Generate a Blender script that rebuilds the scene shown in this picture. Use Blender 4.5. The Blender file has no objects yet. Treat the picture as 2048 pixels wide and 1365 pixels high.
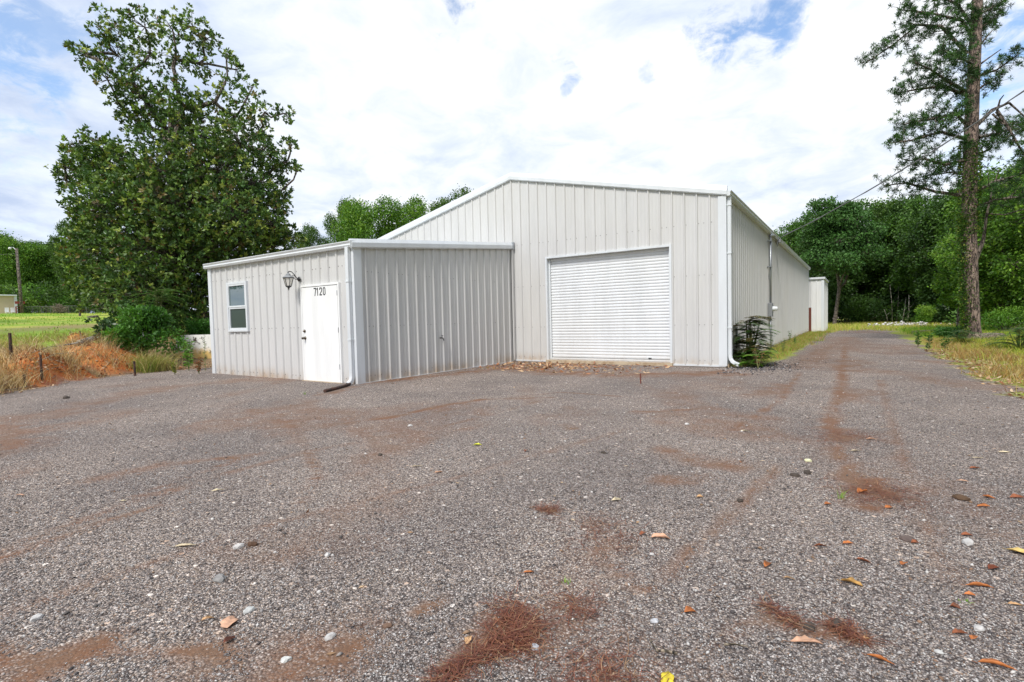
import bpy, math, random
import numpy as np
from mathutils import Vector

# ------------------------------------------------------------------ camera
sc = bpy.context.scene
F_PX = 1023.153
PT, RL, YW = [math.radians(a) for a in (2.379, -1.373, 33.875)]
CAM = np.array([2.607, -13.186, 1.287])
_c, _s = math.cos(YW), math.sin(YW)
FW = np.array([-_s*math.cos(PT), _c*math.cos(PT), -math.sin(PT)])
_R = np.array([_c, _s, 0.0]); _U = np.cross(_R, FW)
_c, _s = math.cos(RL), math.sin(RL)
RT = _c*_R + _s*_U; UP = -_s*_R + _c*_U
from mathutils import Matrix
cam_d = bpy.data.cameras.new('camera'); cam = bpy.data.objects.new('camera', cam_d)
sc.collection.objects.link(cam)
M = Matrix((( RT[0], UP[0], -FW[0]), (RT[1], UP[1], -FW[1]), (RT[2], UP[2], -FW[2]))).to_4x4()
M.translation = Vector(CAM); cam.matrix_world = M
cam_d.sensor_width = 36; cam_d.lens = F_PX/2048*36; cam_d.clip_end = 3000; cam_d.clip_start = 0.05
sc.camera = cam

def ray(px, py): return FW + RT*(px-1024)/F_PX - UP*(py-682.5)/F_PX
def G(px, py, z=0.0):
    d = ray(px, py); return CAM + d*((z-CAM[2])/d[2])
def D(px, py, t): return CAM + ray(px, py)*t
def onX(px, py, x): d = ray(px, py); return CAM + d*(x-CAM[0])/d[0]
def onY(px, py, y): d = ray(px, py); return CAM + d*(y-CAM[1])/d[1]

# ------------------------------------------------------------------ light
SUN_EL, SUN_AZ = math.radians(50), math.radians(173)   # azimuth clockwise from +Y
EXPOSURE = 0.85
sc.view_settings.view_transform = 'Standard'; sc.view_settings.look = 'None'
sc.view_settings.exposure = EXPOSURE; sc.view_settings.gamma = 1
sd = bpy.data.lights.new('sun', 'SUN'); sd.energy = 2.0; sd.angle = math.radians(14); sd.color = (1, .96, .9)
sun = bpy.data.objects.new('sun', sd); sc.collection.objects.link(sun)
sdir = Vector((math.sin(SUN_AZ)*math.cos(SUN_EL), math.cos(SUN_AZ)*math.cos(SUN_EL), math.sin(SUN_EL)))
sun.rotation_euler = sdir.to_track_quat('Z', 'Y').to_euler()

W = bpy.data.worlds.new('World'); sc.world = W; W.use_nodes = True
nt = W.node_tree; N = nt.nodes; L = nt.links; N.clear()
def nd(t, **k):
    n = N.new(t)
    for a, b in k.items(): setattr(n, a, b)
    return n
def math_(op, a, b=None, clamp=False):
    n = nd('ShaderNodeMath', operation=op, use_clamp=clamp)
    for i, v in enumerate((a, b)):
        if v is None: continue
        if isinstance(v, (int, float)): n.inputs[i].default_value = v
        else: L.new(v, n.inputs[i])
    return n.outputs[0]
tc = nd('ShaderNodeTexCoord'); dirv = tc.outputs['Generated']
sep = nd('ShaderNodeSeparateXYZ'); L.new(dirv, sep.inputs[0])
zz = math_('ADD', math_('MAXIMUM', sep.outputs[2], 0.0), 0.22)
comb = nd('ShaderNodeCombineXYZ')
L.new(math_('DIVIDE', sep.outputs[0], zz), comb.inputs[0]); L.new(math_('DIVIDE', sep.outputs[1], zz), comb.inputs[1])
def noise(scale, detail, rough, off=0, dist=0.0):
    m = nd('ShaderNodeMapping'); m.inputs['Location'].default_value = (off, off*.7, 0); L.new(comb.outputs[0], m.inputs[0])
    n = nd('ShaderNodeTexNoise'); n.inputs['Scale'].default_value = scale; n.inputs['Detail'].default_value = detail
    n.inputs['Roughness'].default_value = rough; n.inputs['Distortion'].default_value = dist
    L.new(m.outputs[0], n.inputs['Vector']); return n.outputs['Fac']
def mr(v, a, b, c=0.0, d=1.0, smooth=True):
    n = nd('ShaderNodeMapRange', interpolation_type='SMOOTHSTEP' if smooth else 'LINEAR')
    n.inputs[1].default_value = a; n.inputs[2].default_value = b; n.inputs[3].default_value = c; n.inputs[4].default_value = d
    L.new(v, n.inputs[0]); return n.outputs[0]
n1 = noise(1.5, 8, .55, 3.1, .3); n2 = noise(4.5, 8, .6, 7.7, .4)
hole = None
wn_ = nd('ShaderNodeTexNoise'); wn_.inputs['Scale'].default_value = 7; wn_.inputs['Detail'].default_value = 6; wn_.inputs['Roughness'].default_value = .62; L.new(dirv, wn_.inputs['Vector'])
ws_ = nd('ShaderNodeVectorMath', operation='SUBTRACT'); L.new(wn_.outputs['Color'], ws_.inputs[0]); ws_.inputs[1].default_value = (.5, .5, .5)
wm_ = nd('ShaderNodeVectorMath', operation='MULTIPLY_ADD'); L.new(ws_.outputs[0], wm_.inputs[0]); wm_.inputs[1].default_value = (.22, .22, .10); L.new(dirv, wm_.inputs[2])
wv = nd('ShaderNodeVectorMath', operation='NORMALIZE'); L.new(wm_.outputs[0], wv.inputs[0])
# rifts of blue between the clouds: (pixel direction, angular size, strength)
for (px, py, ang, st) in [(1455, 66, 3.3, .85), (1535, 42, 3.2, .9), (2060, 90, 5, .9), (50, 150, 4.5, .75), (110, 60, 5, .62), (-30, 30, 7, .7),
                          (875, 36, 2.4, .75), (430, 125, 1.5, .8), (1135, 146, 1.8, .6), (10, 265, 4, .6), (640, 130, 5, .25),
                          (910, 90, 4, .2), (1480, 375, 3.5, .3), (640, 320, 6, .26), (2040, 230, 8, .45), (60, 400, 7, .3), (1290, 140, 1.2, .45)]:
    d = ray(px, py); d = d/np.linalg.norm(d)
    vm = nd('ShaderNodeVectorMath', operation='DOT_PRODUCT'); vm.inputs[1].default_value = tuple(d); L.new(wv.outputs[0], vm.inputs[0])
    b = mr(vm.outputs['Value'], math.cos(math.radians(ang*1.25)), 1.0, 0, st)
    hole = b if hole is None else math_('MAXIMUM', hole, b)
n3 = noise(9, 8, .65, 1.7, .6)
hole = math_('MULTIPLY', hole, mr(math_('ADD', math_('MULTIPLY', n2, .55), math_('MULTIPLY', n3, .45)), .36, .60))
cover = mr(n1, .60, .80)                                   # thin spots elsewhere
blue = math_('MAXIMUM', hole, math_('MULTIPLY', cover, .25), clamp=True)
sky = nd('ShaderNodeTexSky', sky_type='NISHITA'); sky.sun_disc = False; sky.sun_elevation = SUN_EL; sky.sun_rotation = SUN_AZ
sky.air_density = 1.0; sky.dust_density = .3; sky.ozone_density = 1.6
bg1 = nd('ShaderNodeBackground'); bg1.inputs[1].default_value = .135; L.new(sky.outputs[0], bg1.inputs[0])
ramp = nd('ShaderNodeValToRGB')
e = ramp.color_ramp.elements; e[0].position = .30; e[0].color = (.42, .50, .66, 1); e[1].position = .60; e[1].color = (.74, .76, .79, 1)
e2 = ramp.color_ramp.elements.new(.47); e2.color = (.60, .66, .76, 1)
mixn = math_('ADD', math_('MULTIPLY', n1, .45), math_('MULTIPLY', n2, .55))
mixn = math_('ADD', math_('MULTIPLY', math_('SUBTRACT', mixn, .5), 1.25), .5)
# clouds are thinner and brighter towards one side of the sky (low, over the building)
d = ray(1250, 250); d = d/np.linalg.norm(d)
vm = nd('ShaderNodeVectorMath', operation='DOT_PRODUCT'); vm.inputs[1].default_value = tuple(d); L.new(dirv, vm.inputs[0])
mixn = math_('ADD', mixn, mr(vm.outputs['Value'], .72, 1.0, -.065, .085))
L.new(mixn, ramp.inputs[0])
bg2 = nd('ShaderNodeBackground'); bg2.inputs[1].default_value = .78; L.new(ramp.outputs[0], bg2.inputs[0])
ms = nd('ShaderNodeMixShader'); L.new(mr(blue, .12, .85), ms.inputs[0]); L.new(bg2.outputs[0], ms.inputs[1]); L.new(bg1.outputs[0], ms.inputs[2])
wo = nd('ShaderNodeOutputWorld'); L.new(ms.outputs[0], wo.inputs[0])

# ------------------------------------------------------------------ helpers
rng = np.random.default_rng(7); random.seed(7)
COL = sc.collection
def tag(o, label=None, cat=None, group=None, kind=None):
    if label: o['label'] = label
    if cat: o['category'] = cat
    if group: o['group'] = group
    if kind: o['kind'] = kind
    return o
def empty(name, loc, label=None, cat=None, group=None):
    o = bpy.data.objects.new(name, None); COL.objects.link(o); o.location = tuple(loc); o.empty_display_size = .2
    return tag(o, label, cat, group)
def root_of(o):
    while o.parent: o = o.parent
    return o
def link(name, me, parent=None):
    o = bpy.data.objects.new(name, me); COL.objects.link(o)
    if parent is not None: o.parent = parent
    return o
def np_mesh(name, V, F, mats, parent=None, col=None, mi=None, smooth=False):
    """V (n,3) world coordinates, F (m,k) ; parts are stored relative to their root"""
    V = np.asarray(V, dtype=np.float32); F = np.asarray(F, dtype=np.int32)
    if parent is not None:
        V = V - np.array(root_of(parent).location, dtype=np.float32)
    me = bpy.data.meshes.new(name); k = F.shape[1]; m = len(F)
    me.vertices.add(len(V)); me.vertices.foreach_set('co', V.ravel())
    me.loops.add(m*k); me.loops.foreach_set('vertex_index', F.ravel())
    me.polygons.add(m); me.polygons.foreach_set('loop_start', np.arange(0, m*k, k, dtype=np.int32))
    for a in (mats if isinstance(mats, (list, tuple)) else [mats]): me.materials.append(a)
    if mi is not None: me.polygons.foreach_set('material_index', np.asarray(mi, dtype=np.int32))
    if smooth: me.polygons.foreach_set('use_smooth', np.ones(m, dtype=bool))
    me.update(calc_edges=True)
    if col is not None:
        a = me.attributes.new('col', 'FLOAT_COLOR', 'POINT'); a.data.foreach_set('color', np.asarray(col, dtype=np.float32).ravel())
    return link(name, me, parent)
class MB:
    def __init__(s): s.v = []; s.f = []; s.m = []
    def add(s, vs, fs, mi=0):
        b = len(s.v); s.v += [tuple(map(float, v)) for v in vs]; s.f += [tuple(b+i for i in f) for f in fs]; s.m += [mi]*len(fs); return s
    def box(s, a, b, mi=0):
        x0, y0, z0 = a; x1, y1, z1 = b
        s.add([(x0,y0,z0),(x1,y0,z0),(x1,y1,z0),(x0,y1,z0),(x0,y0,z1),(x1,y0,z1),(x1,y1,z1),(x0,y1,z1)],
              [(0,3,2,1),(4,5,6,7),(0,1,5,4),(1,2,6,5),(2,3,7,6),(3,0,4,7)], mi); return s
    def tube(s, pts, r, n=8, mi=0, cap=True):
        pts = [np.array(p, float) for p in pts]; rs = r if isinstance(r, (list, tuple, np.ndarray)) else [r]*len(pts)
        b = len(s.v); prev = None
        for i, p in enumerate(pts):
            t = pts[min(i+1, len(pts)-1)] - pts[max(i-1, 0)]; t = t/(np.linalg.norm(t)+1e-9)
            if prev is None:
                a = np.array([0, 0, 1.]) if abs(t[2]) < .9 else np.array([1., 0, 0]); prev = np.cross(t, a)
            u = prev - t*np.dot(prev, t); u /= np.linalg.norm(u)+1e-9; w = np.cross(t, u); prev = u
            for k in range(n):
                an = 2*math.pi*k/n; s.v.append(tuple(p + rs[i]*(math.cos(an)*u + math.sin(an)*w)))
        for i in range(len(pts)-1):
            for k in range(n):
                s.f.append((b+i*n+k, b+i*n+(k+1) % n, b+(i+1)*n+(k+1) % n, b+(i+1)*n+k)); s.m.append(mi)
        if cap:
            s.f.append(tuple(b+k for k in range(n))[::-1]); s.m.append(mi)
            s.f.append(tuple(b+(len(pts)-1)*n+k for k in range(n))); s.m.append(mi)
        return s
    def prism(s, prof, a, b, U, V, mi=0, closed=True, caps=True):
        """profile points (u,v) swept from a to b; U,V axes"""
        a, b, U, V = [np.array(q, float) for q in (a, b, U, V)]; n = len(prof); k = len(s.v)
        for o in (a, b):
            for (u, v) in prof: s.v.append(tuple(o + U*u + V*v))
        for i in range(n if closed else n-1):
            j = (i+1) % n; s.f.append((k+i, k+j, k+n+j, k+n+i)); s.m.append(mi)
        if caps and closed:
            s.f.append(tuple(k+i for i in range(n))[::-1]); s.m.append(mi); s.f.append(tuple(k+n+i for i in range(n))); s.m.append(mi)
        return s
    def lathe(s, c, prof, n=16, mi=0, axis='z'):
        k = len(s.v)
        for (r, h) in prof:
            for i in range(n):
                an = 2*math.pi*i/n; a, b = r*math.cos(an), r*math.sin(an)
                p = {'z': (a, b, h), 'y': (a, h, b), 'x': (h, a, b)}[axis]
                s.v.append((c[0]+p[0], c[1]+p[1], c[2]+p[2]))
        for j in range(len(prof)-1):
            for i in range(n):
                s.f.append((k+j*n+i, k+j*n+(i+1) % n, k+(j+1)*n+(i+1) % n, k+(j+1)*n+i)); s.m.append(mi)
        return s
    def build(s, name, mats, parent=None, smooth=False, bevel=0):
        me = bpy.data.meshes.new(name); V = np.array(s.v, float)
        if parent is not None: V = V - np.array(root_of(parent).location)
        me.from_pydata([tuple(v) for v in V], [], s.f)
        for a in (mats if isinstance(mats, (list, tuple)) else [mats]): me.materials.append(a)
        me.polygons.foreach_set('material_index', s.m)
        if smooth: me.polygons.foreach_set('use_smooth', [True]*len(me.polygons))
        me.update()
        o = link(name, me, parent)
        if bevel:
            b = o.modifiers.new('bevel', 'BEVEL'); b.width = bevel; b.segments = 2; b.limit_method = 'ANGLE'
        return o

# ------------------------------------------------------------------ materials
def mat(name, base=(.5,.5,.5), rough=.6, metal=0.0, spec=.5, build=None):
    m = bpy.data.materials.new(name); m.use_nodes = True; t = m.node_tree
    b = t.nodes['Principled BSDF']; b.inputs['Base Color'].default_value = (*base, 1)
    b.inputs['Roughness'].default_value = rough; b.inputs['Metallic'].default_value = metal; b.inputs['Specular IOR Level'].default_value = spec
    if build: build(t, b)
    return m
class NT:
    def __init__(s, t): s.t = t; s.l = t.links
    def n(s, ty, **k):
        n = s.t.nodes.new(ty)
        for a, b in k.items(): setattr(n, a, b)
        return n
    def set(s, sock, v):
        if isinstance(v, bpy.types.NodeSocket): s.l.new(v, sock)
        elif isinstance(v, tuple): sock.default_value = (*v, 1) if (len(v) == 3 and sock.type == 'RGBA') else v
        else: sock.default_value = v
    def math(s, op, a, b=0.0, clamp=False):
        n = s.n('ShaderNodeMath', operation=op, use_clamp=clamp); s.set(n.inputs[0], a); s.set(n.inputs[1], b); return n.outputs[0]
    def coord(s, which='Object', scale=None, loc=None):
        c = s.n('ShaderNodeTexCoord').outputs[which]
        if scale is None and loc is None: return c
        m = s.n('ShaderNodeMapping'); s.l.new(c, m.inputs[0])
        if scale is not None: m.inputs['Scale'].default_value = scale
        if loc is not None: m.inputs['Location'].default_value = loc
        return m.outputs[0]
    def noise(s, vec, scale, detail=4, rough=.5, dist=0.0, out='Fac'):
        n = s.n('ShaderNodeTexNoise'); s.set(n.inputs['Vector'], vec); s.set(n.inputs['Scale'], scale); s.set(n.inputs['Detail'], detail)
        s.set(n.inputs['Roughness'], rough); s.set(n.inputs['Distortion'], dist); return n.outputs[out]
    def mr(s, v, a, b, c=0.0, d=1.0):
        n = s.n('ShaderNodeMapRange', interpolation_type='SMOOTHSTEP'); s.set(n.inputs[0], v)
        for i, q in enumerate((a, b, c, d)): n.inputs[i+1].default_value = q
        return n.outputs[0]
    def mix(s, f, a, b, mode='MIX'):
        n = s.n('ShaderNodeMix', data_type='RGBA', blend_type=mode); s.set(n.inputs[0], f); s.set(n.inputs[6], a); s.set(n.inputs[7], b); return n.outputs[2]
    def ramp(s, f, stops):
        n = s.n('ShaderNodeValToRGB'); s.set(n.inputs[0], f); cr = n.color_ramp
        while len(cr.elements) < len(stops): cr.elements.new(.5)
        for e, (p, c) in zip(cr.elements, stops): e.position = p; e.color = (*c, 1)
        return n.outputs[0]
    def bump(s, h, strength, dist=.01, normal=None):
        n = s.n('ShaderNodeBump'); s.set(n.inputs['Height'], h); s.set(n.inputs['Strength'], strength); s.set(n.inputs['Distance'], dist)
        if normal is not None: s.l.new(normal, n.inputs['Normal'])
        return n.outputs[0]

def b_panel(base, dirt):
    def f(t, b):
        q = NT(t); g = q.n('ShaderNodeNewGeometry').outputs['Position']
        mp = q.n('ShaderNodeMapping'); mp.inputs['Scale'].default_value = (1.6, 1.6, .25); q.l.new(g, mp.inputs[0])
        n1 = q.noise(mp.outputs[0], 2.2, 6, .6); n2 = q.noise(g, .5, 3, .5)
        c = q.mix(q.mr(n1, .35, .75), base, tuple(x*.89 for x in base))
        c = q.mix(q.mr(n2, .4, .7, 0, .35), c, (base[0]*.97, base[1]*.95, base[2]*.90))
        sz = q.n('ShaderNodeSeparateXYZ'); q.l.new(g, sz.inputs[0])
        h = q.math('ADD', sz.outputs[2], q.math('MULTIPLY', q.noise(mp.outputs[0], 5, 5, .7), .35))
        splash = q.math('MULTIPLY', q.mr(h, .10, .52, 1, 0), q.mr(q.noise(g, 1.7, 5, .7), .35, .65, .15, 1))                                        # mud splashed up from the ground
        c = q.mix(q.math('MULTIPLY', splash, dirt), c, (.42, .30, .19))
        q.l.new(c, b.inputs['Base Color'])
        q.l.new(q.mr(n1, .3, .8, .34, .5), b.inputs['Roughness'])
        q.l.new(q.bump(q.noise(mp.outputs[0], 1.1, 3, .5), .55, .04), b.inputs['Normal'])
    return f
M_panel = mat('stone_grey_metal_panel', rough=.42, build=b_panel((.60, .597, .59), .9))
M_palepanel = mat('pale_metal_panel', rough=.42, build=b_panel((.74, .74, .74), .6))
M_screw = mat('screw_head', (.16, .15, .15), .5, .6)
M_trim = mat('white_painted_trim', rough=.35, build=b_panel((.68, .71, .74), .28))
M_roof = mat('galvalume_roof', (.62, .64, .66), .38, .3)
M_door = mat('white_door_paint', rough=.4, build=b_panel((.86, .865, .86), .15))
M_curtain = mat('white_roller_slats', rough=.36, build=b_panel((.73, .75, .77), .4))
M_black = mat('black_metal', (.02, .02, .022), .45)
M_dark = mat('dark_gap', (.03, .03, .03), .9)
M_slab = mat('concrete_sill', rough=.9, build=lambda t, b: (lambda q: q.l.new(q.mix(q.mr(q.noise(q.n('ShaderNodeNewGeometry').outputs['Position'], 6, 6, .7), .35, .7), (.50, .41, .29), (.34, .24, .15)), b.inputs['Base Color']))(NT(t)))
M_glass = mat('window_glass', (.07, .11, .11), .02, 0, .5); M_glass.node_tree.nodes['Principled BSDF'].inputs['IOR'].default_value = 2.4
M_screen = mat('insect_screen', (.035, .055, .05), .3)
M_lampglass = mat('frosted_lamp_glass', (.75, .73, .68), .25)
M_steel = mat('galvanised_steel', (.38, .40, .42), .4, .7)
M_grey = mat('grey_meter_enamel', (.24, .25, .26), .5)
M_clear = mat('meter_glass', (.75, .78, .8), .08)
M_brass = mat('dark_bronze', (.10, .08, .06), .35, .8)
M_brown = mat('red_brown_door', (.16, .045, .03), .6)
M_pipe = mat('rusty_black_pipe', rough=.7, build=lambda t, b: (lambda q: q.l.new(q.mix(q.mr(q.noise(q.coord(), 14, 5, .7), .4, .65), (.02, .014, .012), (.10, .04, .025)), b.inputs['Base Color']))(NT(t)))
M_cable = mat('weathered_cable', (.12, .12, .12), .6)
M_cream = mat('cream_siding', rough=.7, build=lambda t, b: (lambda q: q.l.new(q.mix(q.noise(q.coord(), 2, 4), (.62, .50, .34), (.52, .42, .29)), b.inputs['Base Color']))(NT(t)))
M_redpaint = mat('dull_red_paint', (.25, .04, .03), .6)
M_white = mat('white_plastic', (.75, .75, .74), .5)

def b_bark(c1, c2, sc_=8):
    def f(t, b):
        q = NT(t); g = q.n('ShaderNodeNewGeometry').outputs['Position']
        mp = q.n('ShaderNodeMapping'); mp.inputs['Scale'].default_value = (1, 1, .35); q.l.new(g, mp.inputs[0])
        v = q.n('ShaderNodeTexVoronoi', feature='DISTANCE_TO_EDGE'); q.l.new(mp.outputs[0], v.inputs['Vector']); v.inputs['Scale'].default_value = sc_
        n = q.noise(mp.outputs[0], sc_*2, 6, .7)
        e = q.mr(v.outputs['Distance'], .0, .16)
        c = q.mix(e, tuple(x*.3 for x in c1), q.mix(n, c1, c2))
        q.l.new(c, b.inputs['Base Color']); q.l.new(q.bump(q.math('ADD', e, q.math('MULTIPLY', n, .5)), .9, .04), b.inputs['Normal'])
    return f
M_bark = mat('grey_bark', rough=.9, build=b_bark((.13, .10, .08), (.24, .20, .17)))
def b_pine(t, b):
    q = NT(t); g = q.n('ShaderNodeNewGeometry').outputs['Position']
    mp = q.n('ShaderNodeMapping'); mp.inputs['Scale'].default_value = (1, 1, .3); q.l.new(g, mp.inputs[0])
    n = q.noise(mp.outputs[0], 14, 8, .75, 1.2); n2 = q.noise(mp.outputs[0], 34, 6, .7)
    e = q.mr(n, .40, .54); c = q.mix(e, (.035, .026, .022), q.mix(n2, (.22, .15, .12), (.42, .32, .27)))
    q.l.new(c, b.inputs['Base Color']); q.l.new(q.bump(q.math('ADD', e, q.math('MULTIPLY', n2, .6)), 1.0, .05), b.inputs['Normal'])
M_pinebark = mat('pine_bark', rough=.95, build=b_pine)
M_palebark = mat('pale_bark', rough=.9, build=b_bark((.30, .27, .22), (.45, .42, .36), 6))
M_stick = mat('dead_wood', rough=.9, build=b_bark((.28, .22, .15), (.48, .40, .30), 20))

def b_leaf(rough, trans, spec):
    def f(t, b):
        q = NT(t); a = q.n('ShaderNodeAttribute', attribute_name='col').outputs['Color']
        q.l.new(a, b.inputs['Base Color']); b.inputs['Roughness'].default_value = rough; b.inputs['Specular IOR Level'].default_value = spec
        if trans > 0:
            tr = q.n('ShaderNodeBsdfTranslucent'); q.l.new(q.mix(1.0, a, (1.0, 1.0, .55), 'MULTIPLY'), tr.inputs[0])
            mx = q.n('ShaderNodeMixShader'); mx.inputs[0].default_value = trans
            q.l.new(b.outputs[0], mx.inputs[1]); q.l.new(tr.outputs[0], mx.inputs[2])
            q.l.new(mx.outputs[0], t.nodes['Material Output'].inputs[0])
    return f
M_leaf = mat('broad_leaf', build=b_leaf(.5, .35, .4))
M_glossleaf = mat('glossy_leaf', build=b_leaf(.42, .2, .45))
M_blade = mat('grass_blade', build=b_leaf(.6, .3, .3))
M_needle = mat('pine_needle', build=b_leaf(.55, .2, .3))
M_deadleaf = mat('dead_leaf', build=b_leaf(.55, .15, .4))
M_stone = mat('stone', build=b_leaf(.85, 0, .3))

# ------------------------------------------------------------------ terrain
BANK = np.array([(2,-22),(-4,-17),(-9,-12.9),(-11.97,-10.37),(-13.71,-8.87),(-14.6,-6.9),(-14.4,-5.1),(-13.6,-3.6),(-12.4,-2.6),(-12.4,900)], float)
def bank_dist(x, y):
    """signed distance to the foot of the bank, positive on the bank side (left)"""
    P = np.stack([x, y], -1); best = np.full(x.shape, 1e9); sg = np.ones(x.shape)
    for a, b in zip(BANK[:-1], BANK[1:]):
        ab = b-a; t = np.clip(((P-a) @ ab)/(ab@ab), 0, 1); q = a + t[..., None]*ab; d = np.linalg.norm(P-q, axis=-1)
        cr = ab[0]*(P[..., 1]-a[1]) - ab[1]*(P[..., 0]-a[0])
        m = d < best-1e-9; best = np.where(m, d, best); sg = np.where(m, np.sign(cr), sg)
    return best*sg
def sstep(a, b, v): t = np.clip((v-a)/(b-a), 0, 1); return t*t*(3-2*t)
class VN:      # smooth value noise
    def __init__(s, seed): s.g = np.random.default_rng(seed).random((256, 256))
    def __call__(s, x, y):
        xi = np.floor(x).astype(int); yi = np.floor(y).astype(int); fx = x-xi; fy = y-yi; fx = fx*fx*(3-2*fx); fy = fy*fy*(3-2*fy)
        g = lambda i, j: s.g[i % 256, j % 256]
        return (g(xi, yi)*(1-fx)+g(xi+1, yi)*fx)*(1-fy)+(g(xi, yi+1)*(1-fx)+g(xi+1, yi+1)*fx)*fy
vn = [VN(i) for i in range(6)]
def fbm(x, y, f, o=4, k=0):
    v = 0; a = .5; tot = 0
    for i in range(o): v = v + a*vn[(i+k) % 6](x*f+13.7*i, y*f-7.1*i); tot += a; f *= 2.03; a *= .5
    return v/tot
MOUNDS = []      # red clay heaps: centre, radius, height
for (px, py, z, r, h) in [(28, 750, .22, .8, .26), (118, 738, .35, 1.2, .62), (218, 712, .5, 1.5, .62), (160, 690, .8, .4, .35)]:
    p = G(px, py, z); MOUNDS.append((p[0], p[1], r, h))
def H(x, y):
    x = np.asarray(x, float); y = np.asarray(y, float)
    d = bank_dist(x, y)
    h = .22*sstep(0, .9, d) + .55*sstep(.6, 4.5, d) + .049*np.clip(d-4, 0, 46)
    h = h + sstep(.3, 3, d)*(fbm(x, y, 1.1, 4)-.5)*.35*sstep(14, 5, d)
    for (mx, my, r, hh) in MOUNDS:
        q = np.hypot(x-mx, y-my)/r; h = h + hh*np.clip(1-q**2.4, 0, 1)*(.62+.5*fbm(x, y, 2.2, 3, 2)+.26*fbm(x, y, 7, 3, 1))*sstep(0, .5, d)
    h = h*(1-.85*np.exp(-(((x+14.9)/1.5)**2+((y+6.0)/1.3)**2)))
    h = h + (fbm(x, y, .35, 3, 1)-.5)*.05*sstep(-.2, -1, d)*sstep(0, 2.5, np.hypot(np.maximum(np.maximum(-13-x, x-0), 0), np.maximum(np.maximum(-6.2-y, y-27), 0)))
    h = h + (fbm(x, y, 5, 3, 3)-.5)*.012
    dv = (x-4.6)
    h = h + sstep(.2, 1.2, dv)*(fbm(x, y, .9, 3, 4)-.35)*.14*sstep(60, 30, y)
    return h
def Hs(x, y): return float(H(np.array([x]), np.array([y]))[0])
def hit(px, py):
    d = ray(px, py); t = 1.5
    while t < 400:
        p = CAM + d*t
        if p[2] < Hs(p[0], p[1]): return p
        t += .02*max(1, t*.2)
    return CAM + d*400

def axis(lo, hi, f0, f1, m0, m1, fine, mid):
    a = list(np.arange(f0, f1, fine)); b = list(np.arange(m0, f0, mid)); c = list(np.arange(f1, m1, mid))
    out = []; x = m1; st = mid
    while x < hi: out.append(x); x += st; st *= 1.16
    out.append(hi); lo_ = []; x = m0; st = mid
    while x > lo: x -= st; st *= 1.16; lo_.append(max(x, lo))
    return np.unique(np.round(np.array(lo_+b+a+c+out), 4))
gx = axis(-900, 900, -9, 6, -24, 13, .07, .22); gy = axis(-120, 1100, -13.6, 0.3, -20, 40, .07, .22)
X_, Y_ = np.meshgrid(gx, gy); Z_ = H(X_, Y_)
bd = bank_dist(X_, Y_)
def right_edge(y): return 4.55 + .5*sstep(0, -6, y) + .35*(vn[2](y*.8, y*0)-.5)
def rough_edge(x, y): return (fbm(x, y, 1.5, 4, 2)-.5)*.55
e_ = rough_edge(X_, Y_)
in_lot = sstep(.12, -.12, bd+e_)*sstep(.14, -.14, X_-right_edge(Y_)+e_*2.3)
drive = sstep(-.12, .12, X_-(1.0-.45*sstep(4, .5, Y_)+.9*sstep(20, 32, Y_))+e_*.9)*sstep(31, 29.5, Y_+e_*2)
gravel = in_lot*np.where(Y_ < .35, 1, np.where(X_ > -.05, drive, 1))
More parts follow.
